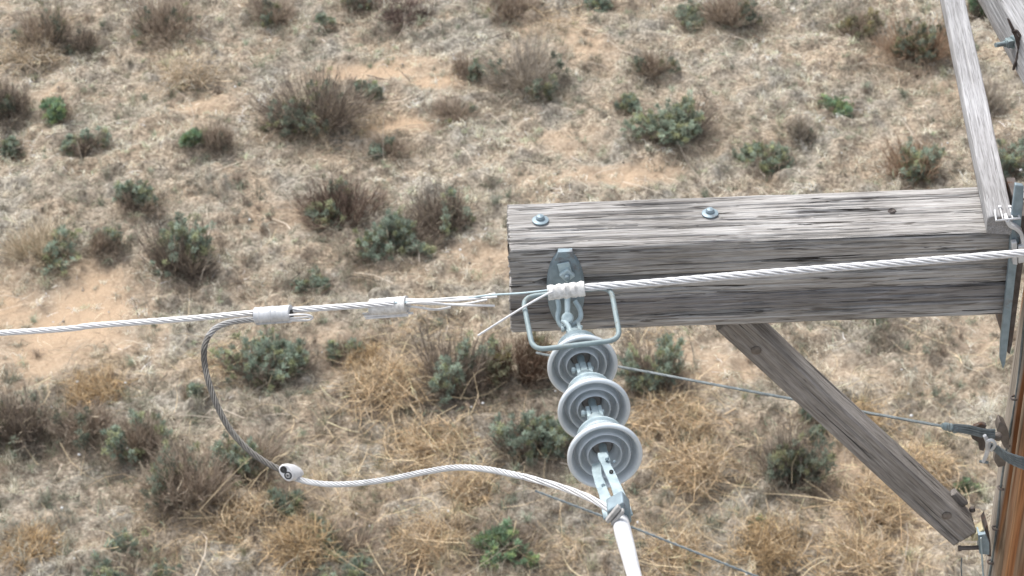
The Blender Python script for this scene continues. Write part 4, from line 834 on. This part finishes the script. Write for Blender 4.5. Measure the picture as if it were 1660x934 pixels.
# ------------------------------------------------------------------ insulators
DISC = [(943.5, 590, 3.71), (962, 661, 3.535), (979.5, 735, 3.36)]
C = [at(*d) for d in DISC]; axis = (C[2] - C[0]).normalized(); print('disc spacing', (C[1] - C[0]).length, (C[2] - C[1]).length, axis)
RD = 61.5 * mpp(C[2]) * 1.0
k_ = RD / .082
prof = [(-.066, .040), (-.058, .047), (-.042, .0555), (-.026, .064), (-.012, .0715), (-.003, .0775), (.005, .0815), (.011, .0822), (.0155, .0795), (.016, .0755), (.013, .0725), (.004, .0695), (-.006, .0665), (-.012, .063), (-.011, .0605), (.002, .0582), (.0100, .0565), (.0115, .0548), (.0095, .0530),
        (-.002, .0512), (-.013, .0485), (-.0155, .0445), (-.013, .0410), (-.001, .0395), (.0085, .0383), (.0105, .0368), (.0085, .0350), (-.002, .0336), (-.012, .0315), (-.015, .0280), (-.024, .0235), (-.034, .0220), (-.036, .0005)]
prof = [(a, r * k_) for a, r in prof]
where = ['top grey porcelain disc insulator, nearest the crossarm and half behind the wire frame', 'middle grey porcelain disc insulator of the string of three', 'bottom grey porcelain disc insulator, fully visible, joined to the white clamp']
sideV = axis.cross(Vector((0, 0, 1))).normalized(); upV = sideV.cross(axis).normalized()
for k, c in enumerate(C):
    ins = empty('disc_insulator', c, where[k], 'insulator', 'porcelain insulators strung from the crossarm')
    child(MB().lathe(c, axis, prof, 72), 'shell', M_PORC, ins, auto=60)
    child(MB().lathe(c, axis, [(-.030, .0225), (-.024, .018), (-.025, .0085), (-.03, .008)], 24), 'cement', M_CEM, ins)
    child(MB().lathe(c, axis, [(-.134, .0005), (-.134, .014), (-.128, .0175), (-.112, .0195), (-.100, .024), (-.086, .034), (-.074, .043), (-.066, .0475), (-.060, .0485), (-.055, .044)], 40), 'cap', M_GALV, ins, auto=50)
    mb = MB()
    for s in (-1, 1): mb.box(c - axis * .148 + sideV * s * .0125, axis * .020, sideV * .0042, upV * .0105)
    child(mb, 'clevis', M_LINK, ins, .002)
    pe = c - axis * .150 + upV * .004; child(MB().tube([pe - sideV * .020, pe + sideV * .023], .0048, 10).lathe(pe + sideV * .021, sideV, [(0, .0005), (0, .008), (.006, .007), (.007, .0005)], 10), 'cotter_pin', M_GALV, ins)
    child(MB().tube([c - axis * .030, c + axis * .0, c + axis * .018], [.0085, .0075, .0072], 14).box(c + axis * .026, axis * .017, sideV * .0065, upV * .0100), 'pin', M_LINK, ins, .0)

# ------------------------------------------------------------------ dead end clamp: two straps and the white sleeve
dc = empty('dead_end_clamp', at(1005, 835, 3.06), 'white tubular dead end clamp with two blue grey side straps running off the bottom edge', 'clamp')
def strip(mb, cl, wds, th, wdir):
    sp2 = cl; L = []; R = []
    for i, p in enumerate(sp2):
        t = (sp2[min(i + 1, len(sp2) - 1)] - sp2[max(0, i - 1)]).normalized(); w2 = (wdir - t * wdir.dot(t)).normalized() * wds[i]; nn2 = t.cross(w2).normalized() * th
        L.append((p - w2 - nn2, p + w2 - nn2, p + w2 + nn2, p - w2 + nn2))
    V = [q for s4 in L for q in s4]; Fq = []
    for i in range(len(L) - 1):
        for k in range(4): Fq.append((i * 4 + k, i * 4 + (k + 1) % 4, i * 4 + 4 + (k + 1) % 4, i * 4 + 4 + k))
    Fq += [(3, 2, 1, 0), tuple(len(L) * 4 - 4 + k for k in range(4))]; return mb.add(V, Fq)
wv = (CR * .92 + Vector((0, -.35, .1))).normalized()
rs = smooth_path([at(976, 735, 3.33), at(982, 752, 3.285), at(994, 778, 3.21), at(1005, 805, 3.14), at(1015, 835, 3.06)], 5)
ws = [.009, .010, .0105, .010, .0095, .009, .009, .0095, .010, .010, .010, .010, .010, .0105, .011, .0115, .012, .0125, .013, .013, .013]
child(strip(MB(), rs, ws[:len(rs)], .0025, wv), 'strap', M_GALV, dc, .0012)
ls = smooth_path([at(967, 752, 3.335), at(969, 772, 3.285), at(976, 792, 3.22), at(983, 812, 3.15), at(989, 838, 3.08)], 5)
child(strip(MB(), ls, [w_ * 1.0 for w_ in ws[:len(ls)]], .0025, (CR * .8 + Vector((0, .5, .2))).normalized()), 'strap', M_GALV, dc, .0012)
for x, y, Y_, r_ in ((984, 744, 3.29, .0042), (996, 749, 3.285, .0035)):
    p = at(x, y, Y_); child(MB().lathe(p, ray(x, y) * -1, [(-.008, .0005), (-.008, r_), (.003, r_), (.005, r_ * .6), (.005, .0005)], 12), 'bolt', M_GALVD, dc)
p = at(991, 765, 3.236); child(MB().lathe(p, ray(991, 765) * -1, [(0, .0005), (0, .0045), (.0022, .0042), (.0022, .0005)], 14), 'slot', M_BLACK, dc)
p = at(978, 787, 3.225); child(MB().lathe(p, ray(978, 787) * -1, [(0, .0005), (0, .004), (.004, .0035), (.004, .0005)], 12), 'bolt', M_GALVD, dc)
t0 = at(1003, 833, 3.075); t1 = at(1011, 868, 2.99); t2 = at(1030, 940, 2.82); tdir = (t2 - t1).normalized()
rr0 = 14.0 * mpp(t0)
child(MB().tube([t0 - (t1 - t0).normalized() * .01, t0, t1, t2, t2 + tdir * .35, t2 + tdir * .6], [rr0 * .55, rr0 * .95, rr0 * 1.0, rr0 * .80, rr0 * .66, rr0 * .4], 28), 'sleeve', M_WHITE, dc)
child(MB().tube([t2 + tdir * .55, t2 + tdir * 1.5, t2 + tdir * 2.6 + Vector((0, 0, -.1))], .0075, 12), 'conductor', M_ALUG, dc)
child(MB().prism([at(x, y, 3.05) for x, y in ((984, 829), (1010, 815), (1022, 829), (1024, 848), (1004, 852), (986, 846))], (0, .035, .0)), 'collar', M_GALVD, dc, .003, smooth=False)
child(MB().box(at(994, 833, 3.035), (at(1004, 821, 3.035) - at(984, 845, 3.035)) * .5, Vector((0, .005, 0)), (at(990, 826, 3.035) - at(985, 822, 3.035)) * .5), 'keeper', M_ALUG, dc, .001)
child(MB().box(at(1001, 838, 3.03), (at(1010, 826, 3.03) - at(991, 848, 3.03)) * .5, Vector((0, .005, 0)), (at(999, 838, 3.03) - at(996, 836, 3.03)) * .6), 'keeper', M_ALUG, dc, .001)

# ------------------------------------------------------------------ ground cable with its sleeves
YL = 4.02
def K(x, y, Y): return at(x, y, Y)
lc = empty('broken_cable', K(415, 512, 4.0), 'white stranded cable from the left edge, its right end frayed open', 'cable')
ax0 = [(-1900, 640, 5.2), (-900, 590, 4.7), (0, 540, 4.20), (150, 528, 4.14), (300, 517, 4.08), (415, 507, 4.03), (470, 503, 4.0), (560, 497, 3.97), (640, 492, 3.94)]
Rc = .0051; rs_ = .0024
mb = MB(); strands(mb, smooth_path([K(*q) for q in ax0], 8), Rc, 6, rs_, .16, step=.01, sides=7); child(mb, 'laid_strands', M_ALU, lc)
fr = [[(650, 487, 3.95), (700, 489, 3.925), (760, 484, 3.915), (803, 476, 3.91)], [(650, 488, 3.95), (690, 488, 3.92), (740, 487, 3.91), (806, 481, 3.905)], [(650, 493, 3.95), (690, 490, 3.90), (730, 494, 3.90), (802, 496, 3.90)],
      [(650, 496, 3.95), (676, 498, 3.93), (705, 502, 3.93), (731, 498, 3.93)], [(650, 490, 3.95), (700, 493, 3.94), (750, 493, 3.94), (790, 486, 3.94)], [(650, 485, 3.95), (690, 486, 3.94), (740, 483, 3.935), (800, 480, 3.93)]]
for f in fr: child(MB().tube(smooth_path([K(*q) for q in f], 6), .0026, 10), 'loose_strand', M_ALU, lc)
child(MB().tube(smooth_path([K(640, 491, 3.94), K(720, 488, 3.93), K(790, 479, 3.90), K(850, 475, 3.86), K(905, 469, 3.835), K(960, 465, 3.83)], 6), .0023, 10), 'steel_core', M_LINK, lc)

rc = empty('right_cable', K(1250, 442, 3.82), 'white stranded cable running right from the wire frame across the crossarm', 'cable')
ax1 = [(895, 474, 3.84), (950, 466, 3.83), (1050, 459, 3.82), (1240, 443, 3.80), (1450, 427, 3.78), (1660, 410, 3.76), (1900, 388, 3.74)]
mb = MB(); strands(mb, smooth_path([K(*q) for q in ax1], 8), .0059, 6, .0027, .17, step=.009, sides=8); child(mb, 'laid_strands', M_ALU, rc)
child(MB().tube(smooth_path([K(898, 472, 3.825), K(884, 478, 3.805), K(842, 502, 3.79), K(775, 544, 3.78)], 6), .0024, 10), 'loose_strand', M_ALU, rc)
tw_ = empty('tie_wrap', K(918, 472, 3.83), 'crinkled white tie wrap binding cable to the top of the wire frame', 'tie wrap')
w0 = K(888, 475, 3.83); w1 = K(948, 468, 3.83); wx = (w1 - w0).normalized(); u_ = Vector((0, -1, 0)); u_ = (u_ - wx * u_.dot(wx)).normalized(); v_ = wx.cross(u_)
mbw = MB(); V = []; nL, nA = 46, 28; rw = np.random.default_rng(5)
for i in range(nL):
    f = i / (nL - 1); c_ = w0.lerp(w1, f); R_ = .0158 + .0019 * abs(math.sin(f * math.pi * 5)) + (.0010 if i in (0, 1, nL - 1, nL - 2, 21, 22, 33) else 0)
    for k in range(nA):
        a = 2 * math.pi * k / nA; r_ = R_ * (1 + .10 * math.sin(3 * a + i * .5) * .35 + rw.normal() * .022); V.append(c_ + (u_ * math.cos(a) * .85 + v_ * math.sin(a)) * r_)
mbw.add(V, [(i * nA + k, i * nA + (k + 1) % nA, (i + 1) * nA + (k + 1) % nA, (i + 1) * nA + k) for i in range(nL - 1) for k in range(nA)] + [tuple(range(nA - 1, -1, -1)), tuple((nL - 1) * nA + k for k in range(nA))])
child(mbw, 'wrap', M_TAPE, tw_)
tw_.name = 'tie_wrap'
# bail: the rectangular rod frame
bl = empty('wire_frame', K(925, 515, 3.79), 'rounded rectangular blue grey rod frame hanging in front of the top insulator', 'wire frame')
cor = [(847, 482, 3.832), (990, 465, 3.832), (1006, 551, 3.68), (864, 568, 3.68)]
rad_ = .16; pts = []
Cn = [K(*q) for q in cor]
for i, p in enumerate(Cn):
    a = Cn[i - 1]; b_ = Cn[(i + 1) % 4]; d1 = (a - p); d2 = (b_ - p); q0 = p + d1.normalized() * .030; q1 = p + d2.normalized() * .030
    for k in range(7):
        t = k / 6; pts.append(q0 * (1 - t) ** 2 + p * 2 * t * (1 - t) + q1 * t * t)
pts.append(pts[0].copy()); pts.append(pts[1].copy())
child(MB().tube(pts, 4.3 * mpp(Cn[0]), 14), 'rod', M_FRAME, bl)

# sleeves on the cable
def sleeve(name, a, b_, rpx, label, mat, seam=True, seed=1):
    pa, pb = K(*a), K(*b_); t = (pb - pa).normalized(); o = empty(name, (pa + pb) / 2, label, 'cable sleeve', 'crimped sleeves on the broken cable'); L = (pb - pa).length; r0 = rpx * mpp(pa)
    n_ = 60; r = np.random.default_rng(seed); pr = []
    for k in range(n_ + 1):
        f = k / n_; j = r0 * (1 + .045 * abs(math.sin(f * math.pi * 9)) - .02 + (.10 if k in (0, 1, 28, 29, n_ - 1, n_) else 0) * .6 + r.normal() * .012); pr.append((f * L, j))
    child(MB().lathe(pa, t, [(0, .0005)] + pr + [(L, .0005)], 28), 'barrel', mat, o, auto=50)
    dn = (CU * -1 - t * (CU * -1).dot(t)).normalized()
    if seam: child(MB().box((pa + pb) / 2 + dn * r0 * 1.0 - FW * .004, t * L * .5, dn * .0025, FW * .004), 'flange', M_ALUG, o, .001)
    return o, pa, pb, t, dn
s1o, pa, pb, t, dn = sleeve('cable_sleeve', (415, 512, 4.0), (472, 508, 3.985), 13.5, 'left crimped sleeve joining the drooping jumper to the cable', M_SIL, seed=3)
child(MB().lathe(pa - t * .004, t, [(0, .0005), (0, .013), (.006, .013)], 20), 'grease', M_BLACK, s1o); child(MB().lathe(pb - t * .001 + dn * .003, t, [(0, .012), (.003, .011), (.003, .0005)], 20), 'grease', M_BLACK, s1o)
for off in (0, 1):
    child(MB().tube(smooth_path([K(468, 511 + off * 5, 3.97), K(488, 510 + off * 5, 3.965), K(501, 511 + off * 3, 3.965), K(507, 515, 3.965), K(501, 519, 3.965), K(486, 519 + off, 3.965), K(468, 519 + off, 3.97)], 5), .0022, 8), 'strand_loop', M_ALU, s1o)
s2o, pa, pb, t, dn = sleeve('cable_sleeve', (602, 499, 3.965), (660, 494, 3.945), 14.0, 'right white ribbed sleeve where the cable frays open', M_TAPE, seam=False, seed=6)
for k, off in enumerate((14, 18, 22)):
    child(MB().tube([K(588 + k * 2.5, 506 + (off - 14) * .9 + 3, 3.95), K(662 + (k % 2) * 8, 501 + (off - 14) * .9 + 3, 3.935)], .0027, 8), 'tail_strand', M_ALU if k else M_ALUG, s2o)

# jumper
jl = [(472, 512, 3.99, 0), (440, 516, 3.99, 0), (400, 519, 3.985, 0), (372, 523, 3.97, 0), (350, 532, 3.95, 0), (337, 546, 3.93, 0), (331, 565, 3.90, 0), (332, 592, 3.88, 0), (340, 625, 3.84, 0), (353, 660, 3.80, 0), (372, 695, 3.76, 0), (400, 727, 3.72, 0), (430, 749, 3.69, 0), (455, 762, 3.67, 0)]
jr = [(462, 768, 3.66), (490, 779, 3.64), (530, 785, 3.60), (575, 784, 3.56), (630, 777, 3.51), (690, 765, 3.45), (740, 758, 3.40), (790, 761, 3.35), (850, 773, 3.28), (910, 790, 3.20), (955, 807, 3.12), (992, 828, 3.06)]
jp = empty('jumper_cable', K(372, 695, 3.76), 'dull dark grey stranded jumper drooping from the left sleeve to the small clamp', 'cable')
mb = MB(); strands(mb, smooth_path([K(*q[:3]) for q in jl[:6]], 8), .0050, 6, .0021, .085, step=.003, sides=8, core_f=.3); child(mb, 'upper_strands', M_ALUG, jp)
mb = MB(); strands(mb, smooth_path([K(*q[:3]) for q in jl[5:]], 8), .0050, 6, .0021, .085, step=.003, sides=8, core_f=.3); child(mb, 'strands', M_ALUD, jp)
jq = empty('jumper_cable', K(740, 758, 3.4), 'pale grey stranded jumper from the small clamp over to the white dead end clamp', 'cable')
mb = MB(); strands(mb, smooth_path([K(*q) for q in jr[:9]], 8), .0047, 6, .0019, .085, step=.003, sides=8, core_f=.3); child(mb, 'strands', M_SIL, jq)
mb = MB(); strands(mb, smooth_path([K(*q) for q in jr[8:]], 8), .0050, 6, .0018, .40, step=.008, sides=6, core=True); child(mb, 'unlaying_strands', M_ALU, jq)
# small clamp joining both jumper pieces
jc = empty('jumper_clamp', K(466, 767, 3.66), 'small white cast clamp joining the dark and the pale jumper', 'clamp')
fc_ = K(464, 767, 3.64); eX = (CR * .62 - CU * .78).normalized(); nrm = (FW * -1 + CR * -.35 - CU * .1); nrm = (nrm - eX * nrm.dot(eX)).normalized(); eY = nrm.cross(eX)
LN = [(0, 0, .90), (.003, 0, 1.0), (.012, .004, 1.0), (.024, .011, .86), (.032, .018, .55)]; V = []
for d_, s_, q_ in LN:
    for k in range(32):
        a = 2 * math.pi * k / 32; x_ = math.copysign(abs(math.cos(a)) ** .8, math.cos(a)) * .0205; y_ = math.copysign(abs(math.sin(a)) ** .8, math.sin(a)) * .0145
        V.append(fc_ - nrm * d_ + (CR - CU * .35) * s_ + (eX * x_ + eY * y_) * q_)
mb = MB().add(V, [(i * 32 + k, i * 32 + (k + 1) % 32, i * 32 + 32 + (k + 1) % 32, i * 32 + 32 + k) for i in range(len(LN) - 1) for k in range(32)] + [tuple(range(31, -1, -1)), tuple((len(LN) - 1) * 32 + k for k in range(32))])
child(mb, 'body', M_ALU, jc, auto=40)
h_ = fc_ - eX * .0095; b_ = fc_ + eX * .0065
child(MB().lathe(h_, nrm, [(.0006, .0005), (.0006, .0078), (-.001, .0082)], 18), 'cable_seat', M_BLACK, jc)
child(MB().lathe(b_, nrm, [(.0003, .0088), (.0012, .0086), (.0012, .0062), (.0003, .0060)], 18), 'ring', M_BLACK, jc)
child(MB().lathe(b_, nrm, [(.0003, .0050), (.004, .0046), (.004, .0026), (.002, .0022), (.002, .0005)], 6), 'screw', M_ALUG, jc)
child(MB().lathe(b_, nrm, [(.0022, .0022), (.0024, .0005)], 6), 'socket', M_BLACK, jc)
